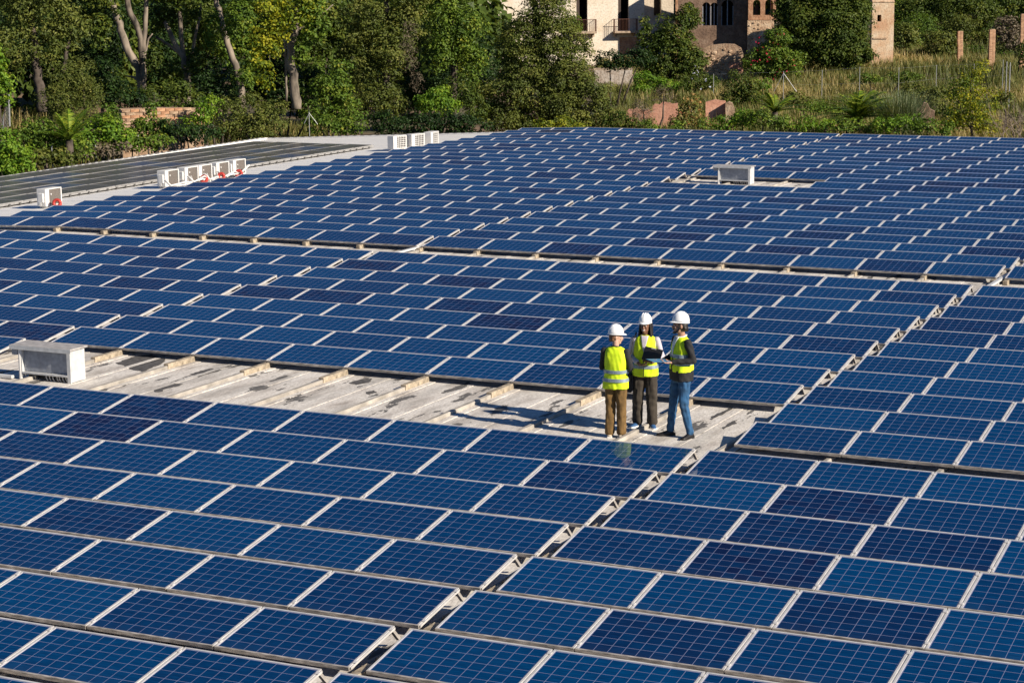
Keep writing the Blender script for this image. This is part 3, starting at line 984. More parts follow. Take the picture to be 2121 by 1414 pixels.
M['petal_pale'] = foliage_mat('pale_petals', [(0.0, (0.42, 0.42, 0.55)), (1.0, (0.62, 0.62, 0.70))], 0.3)


def leaf_quads(rng, P, N, length, width):
    """rhombic leaves at P with normals N"""
    n = len(P)
    t = rng.normal(size=(n, 3))
    t -= N * (t * N).sum(1, keepdims=True)
    t /= np.linalg.norm(t, axis=1, keepdims=True) + 1e-9
    b = np.cross(N, t)
    L = length * rng.uniform(0.6, 1.3, (n, 1)); W = width * rng.uniform(0.6, 1.3, (n, 1))
    fold = N * (W * 0.25)
    V = np.stack([P - t * L * .5, P + b * W * .5 + fold, P + t * L * .5, P - b * W * .5 + fold], 1).reshape(-1, 3)
    F = np.arange(4 * n).reshape(n, 4)
    return V, F


TOCAM = np.array((0.43, -0.88, 0.12)); TOCAM /= np.linalg.norm(TOCAM)


def crown_leaves(rng, blobs, density, length, width, clump=0.30, bias=0.75):
    """leaves gathered in clumps over lobes; returns V, F, rnd"""
    Ps, Ns, Rs = [], [], []
    for (c, r) in blobs:
        c = np.array(c, float); r = np.array(r, float)
        area = math.pi * r[0] * r[2]
        nl = max(60 if density > 60 else 5, int(area * density))
        rc = clump * float(r.mean())
        rc = min(max(rc, 0.28), 1.15)
        ncl = max(9, int(2.3 * area / (rc * rc)))
        d = rng.normal(size=(ncl * 2, 3)); d /= np.linalg.norm(d, axis=1, keepdims=True)
        keep = (d @ TOCAM > -0.25) | (rng.random(len(d)) > bias)
        d = d[keep][:ncl]
        if len(d) < 4: continue
        ph = rng.uniform(0, 6.28, 6)
        lump = 0.82 + 0.11 * np.sin(3.1 * d[:, 0] * 2 + ph[0]) + 0.10 * np.sin(5.3 * d[:, 2] + ph[1]) + 0.09 * np.sin(6.1 * d[:, 1] + 4 * d[:, 0] + ph[2])
        rad = lump * rng.uniform(0.42, 1.10, len(d)) ** 0.6
        cc = c + d * r * rad[:, None]
        rcs = rc * rng.uniform(0.5, 1.5, len(d))
        w = rcs ** 2 * rng.uniform(0.4, 1.5, len(d)); w /= w.sum()
        idx = rng.choice(len(d), nl, p=w)
        e = rng.normal(size=(nl, 3)); e /= np.linalg.norm(e, axis=1, keepdims=True)
        e[:, 2] = np.abs(e[:, 2]) * np.where(rng.random(nl) < .72, 1, -1)
        q = e * np.array((1, 1, .72)) * (rcs[idx] * rng.uniform(0.25, 1.0, nl) ** 0.55)[:, None]
        P = cc[idx] + q
        N = e * .8 + d[idx] * .35 + np.array((0, 0, .55)) + rng.normal(size=(nl, 3)) * .40
        N /= np.linalg.norm(N, axis=1, keepdims=True)
        tone = rng.random(len(d))
        Ps.append(P); Ns.append(N); Rs.append(np.clip(0.66 * tone[idx] + 0.36 * rng.random(nl) - .03, 0, 1))
    P = np.concatenate(Ps); N = np.concatenate(Ns); Rr = np.concatenate(Rs)
    V, F = leaf_quads(rng, P, N, length, width)
    return V, F, np.repeat(Rr, 4)


def leaves_obj(name, V, F, rnd, mat, parent):
    me = mesh_from(name, V, F, [mat], attrs={'rnd': ('POINT', rnd)})
    o = obj(name, me, parent)
    o['kind'] = 'stuff'
    return o


RNG = np.random.default_rng(21)


def plant(name, label, cat, px, dist, blobs, mat='leaf_dark', density=330, leaf=(0.19, 0.11), trunks=(), bark='bark', group=None, extra=(), base=None, clump=0.30, stem=True):
    """blobs: (px, py, rx, ry[, depth offset]) of the photograph at that distance; trunks: list of (polyline px, r0, r1)"""
    p = at(px, 300, dist)
    z0 = gz(p.x, p.y) if base is None else base
    root = empty(name, (p.x, p.y, z0), 0, label, cat, group)
    s = dist / FPX
    def loc(x, y, off=0.0):
        q = at(x, y, dist + off)
        return np.array((q.x - p.x, q.y - p.y, q.z - z0))
    def lobes(bl):
        out = []
        for b in bl:
            off = b[4] if len(b) > 4 else 0.0
            rx, ry = b[2] * s, b[3] * s
            out.append((loc(b[0], b[1], off), (rx, min(rx, max(ry, .5)) * 0.9 if rx > 1 else rx, ry)))
        return out
    V, F, rnd = crown_leaves(RNG, lobes(blobs), density, leaf[0], leaf[1], clump)
    crown_name = 'crown' if cat == 'tree' else 'foliage'
    leaves_obj(crown_name, V, F, rnd, M[mat], root)
    for nm, bl, m2, dn, lf in extra:
        V, F, rnd = crown_leaves(RNG, lobes(bl), dn, lf[0], lf[1], clump)
        leaves_obj(nm, V, F, rnd, M[m2], root)
    first = True
    for line, r0, r1 in trunks:
        pts = []
        for i, t in enumerate(line):
            q = loc(t[0], t[1], t[2] if len(t) > 2 else 0)
            pts.append(q)
        dense, rad = [], []
        for i in range(len(pts) - 1):
            for k in range(4):
                f = k / 4
                dense.append(pts[i] * (1 - f) + pts[i + 1] * f + RNG.normal(size=3) * r0 * .12)
                rad.append(r0 + (r1 - r0) * (i + f) / (len(pts) - 1))
        dense.append(pts[-1]); rad.append(r1)
        mb = MB(); mb.tube(dense, rad, 9)
        mb.build('trunk' if first else 'limb', M[bark], root, smooth=True)
        first = False
    if not trunks and stem:
        # woody stems from the ground into the lobes
        for c, r in lobes(blobs)[:3]:
            foot = np.array((c[0] * .3, c[1] * .3, 0.0)); top = c + np.array((0, 0, r[2] * .3))
            if top[2] < .3: top[2] = .4
            mid = foot * .5 + top * .5 + RNG.normal(size=3) * .12
            mb = MB(); mb.tube([foot, mid, top], [.07, .05, .02], 6)
            mb.build('stem', M['bark_dark'], root, smooth=True)
    return root


def build_vegetation():
    T, Bu = 'tree', 'bush'
    gt, gb = 'trees on the hillside behind the roof', 'bushes behind the roof'
    # --- big plane trees with pale trunks, left
    plant('plane_tree', 'tall tree with pale forked trunk of two crossing stems, left part of the wood', T, 288, 112,
          [(250, -120, 130, 90), (170, 5, 62, 60, 3), (330, -60, 90, 60), (215, -30, 60, 60), (340, 30, 34, 40, 4), (205, 60, 24, 40, -1.5), (318, 120, 16, 30, -1), (240, 170, 22, 26, -1)], 'leaf_dark', 300, (.22, .13),
          [([(292, 225), (293, 180), (286, 140), (262, 95), (246, 50), (228, 0), (214, -60)], 0.260, 0.161),
           ([(293, 190), (297, 130), (289, 65), (268, 20), (258, -40)], 0.211, 0.136),
           ([(295, 110), (300, 55), (303, 0), (312, -60)], 0.149, 0.099), ([(290, 170), (276, 160), (262, 158)], 0.087, 0.037), ([(297, 130), (308, 80), (316, 70)], 0.062, 0.031)], 'bark', gt)
    plant('plane_tree', 'tree with broken pale trunk and two stubby side branches, right of the forked trunk', T, 385, 114,
          [(400, -100, 100, 80), (410, 20, 34, 60, 4), (345, -40, 60, 60), (430, 70, 30, 60, 5), (395, 20, 22, 30, -1.5), (355, 150, 20, 26, -1), (405, 130, 18, 30, -1)], 'leaf_dark', 300, (.22, .13),
          [([(392, 225), (388, 165), (380, 120), (364, 92), (350, 65), (340, 45)], 0.223, 0.099), ([(378, 115), (348, 92), (322, 76)], 0.105, 0.062),
           ([(382, 125), (374, 60), (370, 0), (362, -60)], 0.136, 0.099), ([(388, 150), (402, 90), (414, 30), (420, -40)], 0.105, 0.062)], 'bark', gt)
    plant('plane_tree', 'tree with leaning pale trunk beside the yellowing tree', T, 495, 113,
          [(480, -110, 100, 80), (500, 40, 40, 55, 3), (470, 100, 26, 40, 3), (520, 110, 28, 45, 3), (440, 60, 18, 40, -1.5), (480, 60, 18, 26, -1.5), (510, 160, 22, 24, -1)], 'leaf_mid', 300, (.22, .13),
          [([(503, 230), (498, 175), (488, 135), (470, 92), (458, 40), (447, 0), (436, -60)], 0.211, 0.136), ([(478, 110), (462, 70), (455, 60)], 0.074, 0.037)], 'bark', gt)
    plant('yellowing_tree', 'tree with bright yellow-green autumn leaves hanging in long tassels', T, 608, 108,
          [(600, -60, 80, 70), (640, 10, 36, 40, -1.5), (655, 60, 30, 36, -1.5), (628, 100, 18, 40, -1)], 'leaf_mid', 300, (.22, .13),
          [([(614, 225), (610, 170), (602, 110), (612, 45), (618, -20)], 0.273, 0.174), ([(594, 210), (592, 130), (588, 60)], 0.081, 0.050), ([(605, 70), (660, 35), (690, 10)], 0.062, 0.025)], 'bark', gt,
          extra=[('yellow_leaves', [(556, 20, 34, 46, -2), (545, 75, 26, 36, -2), (540, 125, 22, 34, -2), (552, 170, 20, 26, -2), (600, 25, 34, 40, -2), (575, 60, 22, 40, -2), (640, 20, 20, 30, -2), (566, 100, 20, 24, -2)], 'leaf_yellow', 190, (.20, .13))])
    # --- crowns closing the left of the picture
    plant('broadleaf_tree', 'dense dark-leaved tree filling the upper left corner', T, 66, 100,
          [(40, -20, 90, 80), (110, 30, 60, 66), (30, 90, 60, 60), (95, 105, 42, 36), (150, 60, 36, 46)], 'leaf_olive', 340, (.17, .10),
          [([(88, 235), (82, 180), (72, 120), (66, 60), (60, 0)], .26, .15), ([(130, 150), (140, 100), (150, 60)], .12, .06)], 'bark_dark', gt)
    plant('broadleaf_tree', 'bright green broad-leaved tree at the left picture edge', T, -2, 92,
          [(0, 165, 24, 40), (-30, 130, 40, 60), (12, 195, 16, 22)], 'leaf_bright', 330, (.19, .12), (), 'bark', gt)
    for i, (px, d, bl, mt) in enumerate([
        (215, 124, [(210, 60, 70, 80), (200, 150, 60, 60)], 'leaf_shade'), (345, 126, [(340, 60, 70, 90), (350, 150, 70, 50)], 'leaf_shade'),
        (450, 126, [(450, 50, 60, 90), (450, 150, 60, 60)], 'leaf_shade'), (555, 128, [(540, 60, 60, 90), (560, 160, 60, 60)], 'leaf_shade'),
        (660, 124, [(670, 30, 60, 80), (650, 110, 50, 60), (690, 60, 40, 60)], 'leaf_dark'), (30, 130, [(10, 60, 100, 110)], 'leaf_shade')]):
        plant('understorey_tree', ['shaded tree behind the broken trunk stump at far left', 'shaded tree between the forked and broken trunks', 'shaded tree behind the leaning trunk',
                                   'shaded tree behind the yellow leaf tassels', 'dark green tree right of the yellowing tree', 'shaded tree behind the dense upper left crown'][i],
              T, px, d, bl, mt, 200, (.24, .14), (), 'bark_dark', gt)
    # --- understorey left
    plant('bush', 'feathery olive-green bush standing tall on the left', Bu, 145, 95, [(140, 165, 40, 45), (170, 150, 30, 36), (120, 205, 44, 40), (185, 200, 30, 50), (150, 240, 54, 40)], 'leaf_olive', 620, (.13, .05), (), group=gb)
    plant('bush', 'dark bush filling the shade below the forked trunk', Bu, 250, 106, [(250, 200, 34, 40), (225, 160, 26, 60), (285, 210, 40, 30)], 'leaf_shade', 330, (.16, .1), (), group=gb)
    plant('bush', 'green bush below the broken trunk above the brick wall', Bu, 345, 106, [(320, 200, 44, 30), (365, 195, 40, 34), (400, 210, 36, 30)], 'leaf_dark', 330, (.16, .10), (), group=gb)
    plant('bush', 'dark green bush behind the dry stalks', Bu, 450, 108, [(430, 180, 40, 40), (465, 200, 36, 34), (410, 225, 30, 26)], 'leaf_shade', 330, (.16, .10), (), group=gb)
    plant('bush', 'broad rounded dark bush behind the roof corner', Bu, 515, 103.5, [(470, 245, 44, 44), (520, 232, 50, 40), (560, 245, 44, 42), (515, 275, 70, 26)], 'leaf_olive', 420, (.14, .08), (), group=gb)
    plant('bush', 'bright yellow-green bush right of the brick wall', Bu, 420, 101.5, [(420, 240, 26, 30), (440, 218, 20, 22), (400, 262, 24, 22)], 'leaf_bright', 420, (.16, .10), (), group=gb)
    plant('bush', 'leafy dark bush in front of the brick wall by the roof corner', Bu, 400, 99, [(385, 275, 40, 24), (430, 280, 40, 22), (350, 262, 24, 18)], 'leaf_shade', 380, (.16, .10), (), group=gb)
    plant('vine', 'leafy vine tumbling over the brick wall', 'vine', 315, 99.5, [(318, 228, 14, 16), (300, 252, 26, 22), (325, 268, 34, 18), (285, 280, 26, 18)], 'leaf_mid', 420, (.17, .11), (), group=gb)
    lab = ['leafy green bush at the far left beside the white roof edge', 'leafy green bush with spreading sprays under the small palm', 'bright green bush left of the small palm',
           'bright green bush right of the small palm', 'pale green weedy bush below the brick wall', 'low weedy bush behind the leftmost fence post', 'tall leaf sprays standing left of the brick wall', 'low dry weedy bush along the white roof edge']
    for i, (px, d, bl, mt) in enumerate([
        (20, 88, [(10, 300, 30, 46), (45, 325, 30, 36), (15, 345, 40, 26)], 'leaf_bright'), (160, 92, [(155, 300, 40, 26), (120, 315, 36, 26)], 'leaf_mid'),
        (95, 91, [(85, 270, 32, 30), (100, 295, 36, 24), (60, 285, 26, 24)], 'leaf_mid'), (215, 94, [(215, 262, 34, 26), (240, 285, 44, 28), (190, 288, 34, 24)], 'leaf_bright'),
        (285, 97, [(275, 300, 44, 18), (325, 296, 36, 16)], 'leaf_mid'), (95, 89.5, [(90, 330, 36, 20), (140, 328, 36, 18)], 'leaf_olive'),
        (228, 96, [(228, 240, 16, 26), (236, 262, 18, 24)], 'leaf_mid'), (215, 93, [(180, 318, 44, 14), (235, 312, 44, 14)], 'leaf_dry')]):
        plant('bush', lab[i], Bu, px, d, bl, mt, 480 if mt != 'leaf_dry' else 260, (.17, .11), (), group=gb)
    # --- centre left
    plant('broadleaf_tree', 'large olive-green tree with a dead vine hanging in it', T, 800, 116,
          [(760, 40, 60, 60), (800, 100, 60, 70), (745, 130, 44, 60), (840, 60, 50, 70), (770, 200, 52, 50), (815, 215, 44, 46), (730, 225, 36, 44), (850, -30, 70, 60), (760, -60, 80, 60)], 'leaf_olive', 340, (.18, .10),
          [([(800, 300), (800, 200), (805, 100), (800, 0)], .3, .15)], 'bark_dark', gt,
          extra=[('dead_vine', [(850, 70, 14, 40, -3), (846, 120, 16, 40, -3), (862, 165, 14, 30, -3)], 'leaf_dry', 220, (.20, .03))])
    plant('broadleaf_tree', 'mid-green tree left of the big conical tree', T, 930, 121,
          [(910, 20, 50, 60), (960, 60, 50, 60), (920, 100, 50, 50), (975, 130, 40, 50), (940, -40, 70, 50)], 'leaf_mid', 330, (.19, .11), [([(940, 300), (940, 150), (935, 0)], .3, .15)], 'bark_dark', gt)
    plant('bush', 'fresh bright green round bush below the mid-green tree', Bu, 906, 108, [(905, 208, 38, 32), (885, 218, 24, 24), (930, 222, 26, 24)], 'leaf_bright', 480, (.15, .09), (), group=gb)
    plant('bush', 'mid-green bush at the foot of the olive-green tree', Bu, 690, 109, [(690, 170, 50, 50), (660, 215, 44, 40), (715, 230, 40, 40)], 'leaf_mid', 330, (.17, .11), (), group=gb)
    plant('bush', 'deep shaded bush left behind the far white roof edge', Bu, 690, 104, [(660, 258, 50, 24), (720, 262, 50, 22)], 'leaf_mid', 330, (.16, .10), (), group=gb)
    plant('bush', 'deep shaded bush behind the far air conditioners', Bu, 870, 104.5, [(800, 255, 50, 28), (860, 262, 60, 26), (930, 255, 60, 30), (980, 262, 40, 24)], 'leaf_shade', 380, (.16, .10), (), group=gb)
    plant('bush', 'shaded bush under the bright round bush', Bu, 950, 110, [(960, 190, 40, 40), (985, 230, 30, 36)], 'leaf_dark', 330, (.17, .1), (), group=gb)
    plant('conical_tree', 'big dark olive tree broad at its foot, in front of the cream house', T, 1130, 112,
          [(1130, 20, 56, 56), (1075, 80, 52, 46), (1140, 75, 62, 56), (1182, 118, 50, 46), (1090, 140, 66, 50), (1150, 165, 76, 54), (1055, 190, 66, 50), (1210, 195, 58, 50), (1130, 225, 90, 46), (1040, 245, 56, 40), (1235, 245, 52, 34), (1120, -40, 50, 50), (1170, 240, 60, 40), (1090, 262, 60, 26)],
          'leaf_olive', 700, (.15, .09), [([(1130, 320), (1128, 200), (1115, 60), (1105, -20)], .36, .12)], 'bark_dark', gt)
    plant('bush', 'low yellow-green bush peeping over the far row of panels', Bu, 1165, 104, [(1130, 262, 26, 14), (1170, 258, 26, 16), (1200, 264, 24, 12)], 'leaf_yellow', 320, (.15, .09), (), group=gb)
    plant('bush', 'small dark green bush right of the big conical tree', Bu, 1290, 107, [(1285, 252, 32, 24), (1310, 262, 30, 18), (1262, 262, 26, 18)], 'leaf_dark', 420, (.14, .09), (), group=gb)
    # --- right half
    plant('broadleaf_tree', 'dark green tree before the arched ruin with a pointed side shoot', T, 1390, 150,
          [(1400, 70, 44, 50), (1380, 110, 46, 46), (1425, 130, 36, 44), (1362, 140, 34, 36), (1335, 70, 14, 36), (1338, 110, 20, 30), (1410, 165, 44, 30), (1350, 165, 34, 26), (1425, 40, 30, 30)], 'leaf_dark', 340, (.22, .13),
          [([(1392, 210), (1392, 120), (1400, 50)], .26, .1)], 'bark_dark', gt)
    plant('hedge', 'bright green hedge sprawling below the dark tree and cream house', 'hedge', 1360, 138, [(1330, 165, 26, 16), (1370, 176, 36, 16), (1330, 190, 30, 20), (1410, 185, 30, 16), (1310, 205, 24, 22)], 'leaf_bright', 420, (.18, .11), (), group=gb)
    plant('bush', 'straggly pale-flowered bush in front of the broken stone wall', Bu, 1448, 136, [(1440, 170, 30, 24), (1470, 175, 24, 22), (1430, 200, 30, 24)], 'leaf_dark', 380, (.17, .1), (), group=gb,
          extra=[('flower', [(1448, 162, 28, 22, -.8), (1465, 178, 24, 20, -.8), (1435, 150, 16, 16, -.8)], 'petal_pale', 4, (.13, .13))])
    plant('broadleaf_tree', 'large dark tree between the arched ruin and the tall brick tower', T, 1715, 158,
          [(1700, 30, 70, 60), (1660, 70, 50, 50), (1750, 60, 50, 56), (1700, 100, 70, 44), (1765, 110, 44, 40), (1640, 20, 40, 50), (1775, 20, 36, 44), (1720, -40, 80, 50), (1735, 135, 44, 20), (1700, 60, 90, 60)], 'leaf_dark', 460, (.24, .14),
          [([(1715, 175), (1715, 80), (1712, 0)], .34, .16)], 'bark_dark', gt)
    plant('bougainvillea', 'bougainvillea with magenta flowers below the bright ruin pillar', Bu, 1605, 148, [(1600, 110, 44, 30), (1566, 128, 30, 26), (1632, 130, 38, 30), (1612, 80, 28, 26), (1595, 145, 44, 18)], 'leaf_mid', 420, (.19, .12), (), group=gb,
          extra=[('blossom', [(1566, 132, 8, 8, -1.3), (1600, 130, 12, 10, -.9), (1625, 142, 14, 10, -.9), (1608, 160, 12, 10, -1.1), (1635, 128, 12, 12, -.9), (1580, 108, 12, 10, -.9), (1608, 75, 14, 10, -.9), (1576, 85, 10, 8, -.9), (1612, 100, 18, 14, -.9)], 'petal', 5, (.17, .15))])
    plant('bush', 'round mid-green bush on the dry slope left of the post tripod', Bu, 1535, 124, [(1530, 178, 34, 32), (1560, 190, 28, 28), (1515, 205, 28, 26), (1550, 215, 34, 20)], 'leaf_dark', 420, (.16, .09), (), group=gb)
    plant('bush', 'reddish-leaved shrub standing before the bare red wall', Bu, 1432, 108, [(1430, 228, 26, 26), (1412, 250, 26, 22), (1452, 252, 24, 20), (1440, 212, 16, 18)], 'leaf_red', 190, (.17, .12), (), group=gb)
    plant('bush', 'pale grey-green weed clump left of the bare red wall', Bu, 1350, 110, [(1330, 225, 26, 22), (1375, 200, 34, 20), (1320, 250, 26, 20), (1340, 240, 14, 20)], 'leaf_dry', 240, (.26, .03), (), group=gb)
    plant('bush', 'low green bush between the red wall and the panels', Bu, 1365, 106, [(1345, 262, 26, 14), (1400, 262, 26, 14), (1465, 262, 30, 16)], 'leaf_mid', 320, (.15, .09), (), group=gb)
    for i, (px, bl, mt) in enumerate([
        (1520, [(1505, 258, 30, 18), (1540, 248, 30, 22)], 'leaf_bright'), (1600, [(1580, 250, 34, 22), (1620, 256, 30, 18)], 'leaf_mid'), (1690, [(1670, 262, 30, 14), (1710, 262, 30, 14)], 'leaf_bright'),
        (1770, [(1750, 262, 30, 16), (1800, 264, 34, 14)], 'leaf_mid'), (1850, [(1835, 258, 30, 18), (1880, 256, 36, 20)], 'leaf_bright'), (1930, [(1920, 262, 34, 18), (1955, 268, 26, 14)], 'leaf_mid')]):
        plant('bush', ['low bright bush behind the far panels, left end of the right-hand hedge', 'low dark bush next in the right-hand hedge', 'low sunlit bush left of the palm foot', 'low bush around the palm foot',
                       'low sunlit bush under the grey-green grass tuft', 'low bush left of the yellow-green tree'][i], Bu, px, 103.5 - i * .6, bl, mt, 400, (.16, .1), (), group='low bushes along the far roof edge')
    plant('broadleaf_tree', 'slender yellow-green tree near the right edge', T, 2015, 101,
          [(2010, 175, 36, 34), (1985, 215, 34, 34), (2040, 210, 34, 36), (2015, 250, 50, 30), (2030, 150, 22, 24), (1965, 255, 26, 22), (2050, 262, 30, 20)], 'leaf_yellow', 230, (.15, .08),
          [([(2014, 300), (2012, 250), (2010, 190), (2014, 150)], .07, .03), ([(2012, 270), (1990, 225), (1982, 200)], .04, .02), ([(2013, 265), (2035, 225), (2044, 195)], .04, .02)], 'bark_dark', gt,
          extra=[('green_leaves', [(1990, 190, 40, 34, 1), (2010, 240, 50, 30, 1), (1975, 240, 30, 30, 1)], 'leaf_mid', 210, (.15, .08))])
    lab = ['dark bush right of the tall brick tower', 'rounded mid-green bush left of the shorter brick pillar', 'dark tree high on the slope, upper right', 'olive bush behind the brick pillars', 'grey-brown bare bush right of the taller brick pillar',
           'dark bush beyond the brick tower at the top', 'bushy dark tree in the upper right corner', 'green bush at the right picture edge']
    for i, (px, d, bl, mt) in enumerate([
        (1880, 178, [(1875, 85, 34, 40), (1870, 120, 30, 20)], 'leaf_olive'), (1950, 172, [(1945, 95, 40, 34), (1930, 120, 36, 20), (1975, 115, 24, 20)], 'leaf_olive'),
        (1980, 196, [(1960, 15, 70, 36), (2030, 25, 50, 40), (1900, 20, 50, 34)], 'leaf_dark'), (2010, 186, [(1990, 60, 40, 30), (2060, 90, 36, 30), (2020, 100, 40, 26)], 'leaf_olive'),
        (2085, 176, [(2080, 60, 26, 30), (2100, 85, 22, 26)], 'leaf_dry'), (1860, 200, [(1850, 20, 44, 40), (1870, 60, 30, 30)], 'leaf_mid'), (2110, 200, [(2100, 10, 50, 40), (2125, 50, 30, 40)], 'leaf_dark'),
        (2118, 150, [(2125, 110, 22, 26)], 'leaf_olive')]):
        plant('bush' if i not in (2, 6) else 'broadleaf_tree', lab[i], Bu if i not in (2, 6) else T, px, d, bl, mt, 260, (.26, .15), (), group=gb if i not in (2, 6) else gt)
    more = [
        (585, 111, [(575, 215, 40, 30), (610, 205, 30, 34), (640, 225, 34, 24)], 'leaf_shade', 'shaded bush at the foot of the yellowing tree'),
        (745, 121, [(700, 200, 40, 60), (650, 190, 40, 50), (745, 180, 40, 60)], 'leaf_shade', 'deep shaded thicket behind the olive-green tree'),
        (880, 124, [(880, 180, 50, 60), (850, 230, 50, 40), (930, 190, 40, 50)], 'leaf_shade', 'deep shaded thicket behind the bright round bush'),
        (1010, 126, [(1000, 170, 50, 80), (990, 100, 40, 40), (1020, 240, 40, 40)], 'leaf_shade', 'deep shaded thicket left behind the big conical tree'),
        (1265, 130, [(1262, 125, 40, 22), (1300, 128, 36, 20), (1330, 120, 24, 26)], 'leaf_shade', 'dark shrubs at the foot of the cream house'),
        (1650, 128, [(1645, 205, 26, 18), (1670, 212, 22, 14)], 'leaf_olive', 'low olive bush on the slope right of the post tripod'),
        (1700, 116, [(1690, 228, 34, 20), (1720, 235, 26, 16)], 'leaf_mid', 'green weedy bush left of the palm'),
        (1815, 112, [(1815, 222, 26, 22), (1832, 240, 26, 18)], 'leaf_mid', 'green weedy bush between the palm and the grass tuft'),
        (1905, 128, [(1890, 190, 34, 18), (1925, 198, 30, 18), (1950, 188, 26, 14)], 'leaf_olive', 'olive bush on the slope above the grass tuft'),
        (1950, 116, [(1935, 222, 26, 22), (1955, 240, 24, 18)], 'leaf_olive', 'olive bush left of the yellow-green tree'),
        (1820, 140, [(1800, 165, 40, 10), (1870, 160, 40, 10)], 'leaf_mid', 'low green growth along the fence below the brick tower'),
        (1575, 130, [(1580, 178, 22, 14)], 'leaf_bright', 'small bright bush beneath the bougainvillea'),
        (1900, 186, [(1900, 70, 50, 40), (1840, 90, 30, 44)], 'leaf_mid', 'tall green shrub mass right behind the brick tower'),
        (1990, 205, [(1975, 60, 70, 34), (2050, 60, 60, 34), (1930, 50, 50, 30)], 'leaf_dark', 'dark shrubs filling the slope behind the brick pillars'),
        (2090, 215, [(2080, 20, 70, 40), (2120, 60, 50, 30)], 'leaf_mid', 'green shrub mass at the upper right edge'),
        (2030, 176, [(2020, 110, 30, 18), (2075, 112, 26, 20)], 'leaf_mid', 'low green growth between the two brick pillars'),
        (2085, 112, [(2080, 205, 30, 20), (2110, 250, 30, 16)], 'leaf_olive', 'low olive weeds below the paired posts'),
    ]
    for px, d, bl, mt, lab in more:
        plant('bush', lab, Bu, px, d, bl, mt, 300, (.19, .11), (), group=gb)
    # trees behind the houses, top of the picture
    for i, (px, d, bl) in enumerate([(1020, 215, [(1010, -20, 90, 60)]), (1560, 235, [(1560, -40, 120, 50)])]):
        plant('broadleaf_tree', ['tree behind the left end of the cream house', 'tree rising behind the arched ruin'][i], T, px, d, bl, 'leaf_dark', 160, (.32, .2), (), group=gt)

    # --- palms
    def palm(label, px, py, d, n, length, droop, seed, cat='palm', z=None):
        rng = np.random.default_rng(seed)
        p = at(px, py, d); zg = gz(p.x, p.y)
        hub = p.z - zg
        root = empty('palm', (p.x, p.y, zg), 0, label, cat, 'palms behind the roof')
        if hub > .2:
            MB().tube([(0, 0, 0), (0.03, 0, hub * .6), (0, 0, hub)], [.22, .2, .16], 9).build('trunk', M['bark_dark'], root, smooth=True)
        for k in range(n):
            az = 2 * math.pi * (k * 0.381966) + rng.uniform(-.2, .2)
            el = rng.uniform(.25, 1.35)
            L = length * rng.uniform(.8, 1.1)
            dirh = np.array((math.cos(az), math.sin(az), 0))
            pts = []
            for t in np.linspace(0, 1, 9):
                pts.append(np.array((0, 0, hub)) + dirh * L * (math.cos(el) * t + .22 * t * t) + np.array((0, 0, L * (math.sin(el) * t - droop * t ** 2.2))))
            pts = np.array(pts)
            V, F, rn = [], [], []
            for i in range(1, 9):
                a = pts[i - 1]; b_ = pts[i]; tg = (b_ - a) / (np.linalg.norm(b_ - a) + 1e-9)
                sd = np.cross(tg, (0, 0, 1)); sd /= np.linalg.norm(sd) + 1e-9
                for h in np.linspace(0, 1, 4)[:3]:
                    c = a + (b_ - a) * h
                    f = (i - 1 + h) / 8
                    ll = L * .20 * (math.sin(math.pi * min(1, .12 + f * .88)) ** .6 + .12)
                    for s in (-1, 1):
                        tip = c + sd * s * ll * .8 + tg * ll * .55 + np.array((0, 0, -.12 * ll + rng.uniform(-.05, .05)))
                        w = tg * .035 + np.array((0, 0, .012 * s))
                        q = len(V); V += [c - w, c + w, tip]; F.append((q, q + 1, q + 2)); rn += [rng.random() * .8 + .15 * (el > .9)] * 3
            me = mesh_from('frond', V, np.array(F), [M['palm']], attrs={'rnd': ('POINT', rn)})
            fo = obj('frond', me, root)
            MB().tube(list(pts), list(np.linspace(.03, .008, 9)), 5).build('midrib', M['palm'], fo)
    palm('palm with arching fronds in the middle of the dry slope, right', 1775, 248, 105.5, 40, 2.5, .42, 3)
    palm('small bright palm among the bushes on the left', 143, 290, 90.5, 20, 1.8, .25, 5)
    palm('young pale-green palm on the slope under the post tripod', 1605, 232, 112, 18, 1.7, .3, 9)

    # --- blades: grass tufts, dry grass, bare twigs
    def blades(n, xy, h, lean, width, rng):
        z = ground_z(xy[:, 0], xy[:, 1])
        a = rng.uniform(0, 6.28, n); hh = h * rng.uniform(.5, 1.2, n)
        ln = rng.uniform(.05, 1, n) * lean * hh
        b0 = np.stack([xy[:, 0], xy[:, 1], z], 1)
        side = np.stack([-np.sin(a), np.cos(a), np.zeros(n)], 1) * width
        mid = b0 + np.stack([np.cos(a) * ln * .35, np.sin(a) * ln * .35, hh * .6], 1)
        tip = b0 + np.stack([np.cos(a) * ln, np.sin(a) * ln, hh], 1)
        V = np.stack([b0 - side, b0 + side, mid + side * .7, mid - side * .7, tip + side * .12, tip - side * .12], 1).reshape(-1, 3)
        k = np.arange(n) * 6
        F = np.concatenate([np.stack([k, k + 1, k + 2, k + 3], 1), np.stack([k + 3, k + 2, k + 4, k + 5], 1)])
        return V, F
    rng = np.random.default_rng(77)
    # tall dry grass on the right slope
    n = 72000
    px = rng.uniform(1240, 2160, n); dd = 101 + 75 * rng.random(n) ** 1.15
    base = np.array([tuple(at(p, 300, d))[:2] for p, d in zip(px, dd)])
    tu = np.repeat(base[::9], 9, axis=0)[:n] + rng.normal(size=(n, 2)) * .16
    patch = np.sin(tu[:, 0] * .35 + 1) + np.sin(tu[:, 1] * .23 + 2) + .8 * np.sin(tu[:, 0] * .9 + tu[:, 1] * .6)
    keep = patch > -1.3
    tu = tu[keep]; patch = patch[keep]
    far = np.array([tuple(at(p, 300, d))[:2] for p, d in zip(rng.uniform(1240, 2160, 26000), rng.uniform(132, 200, 26000))])
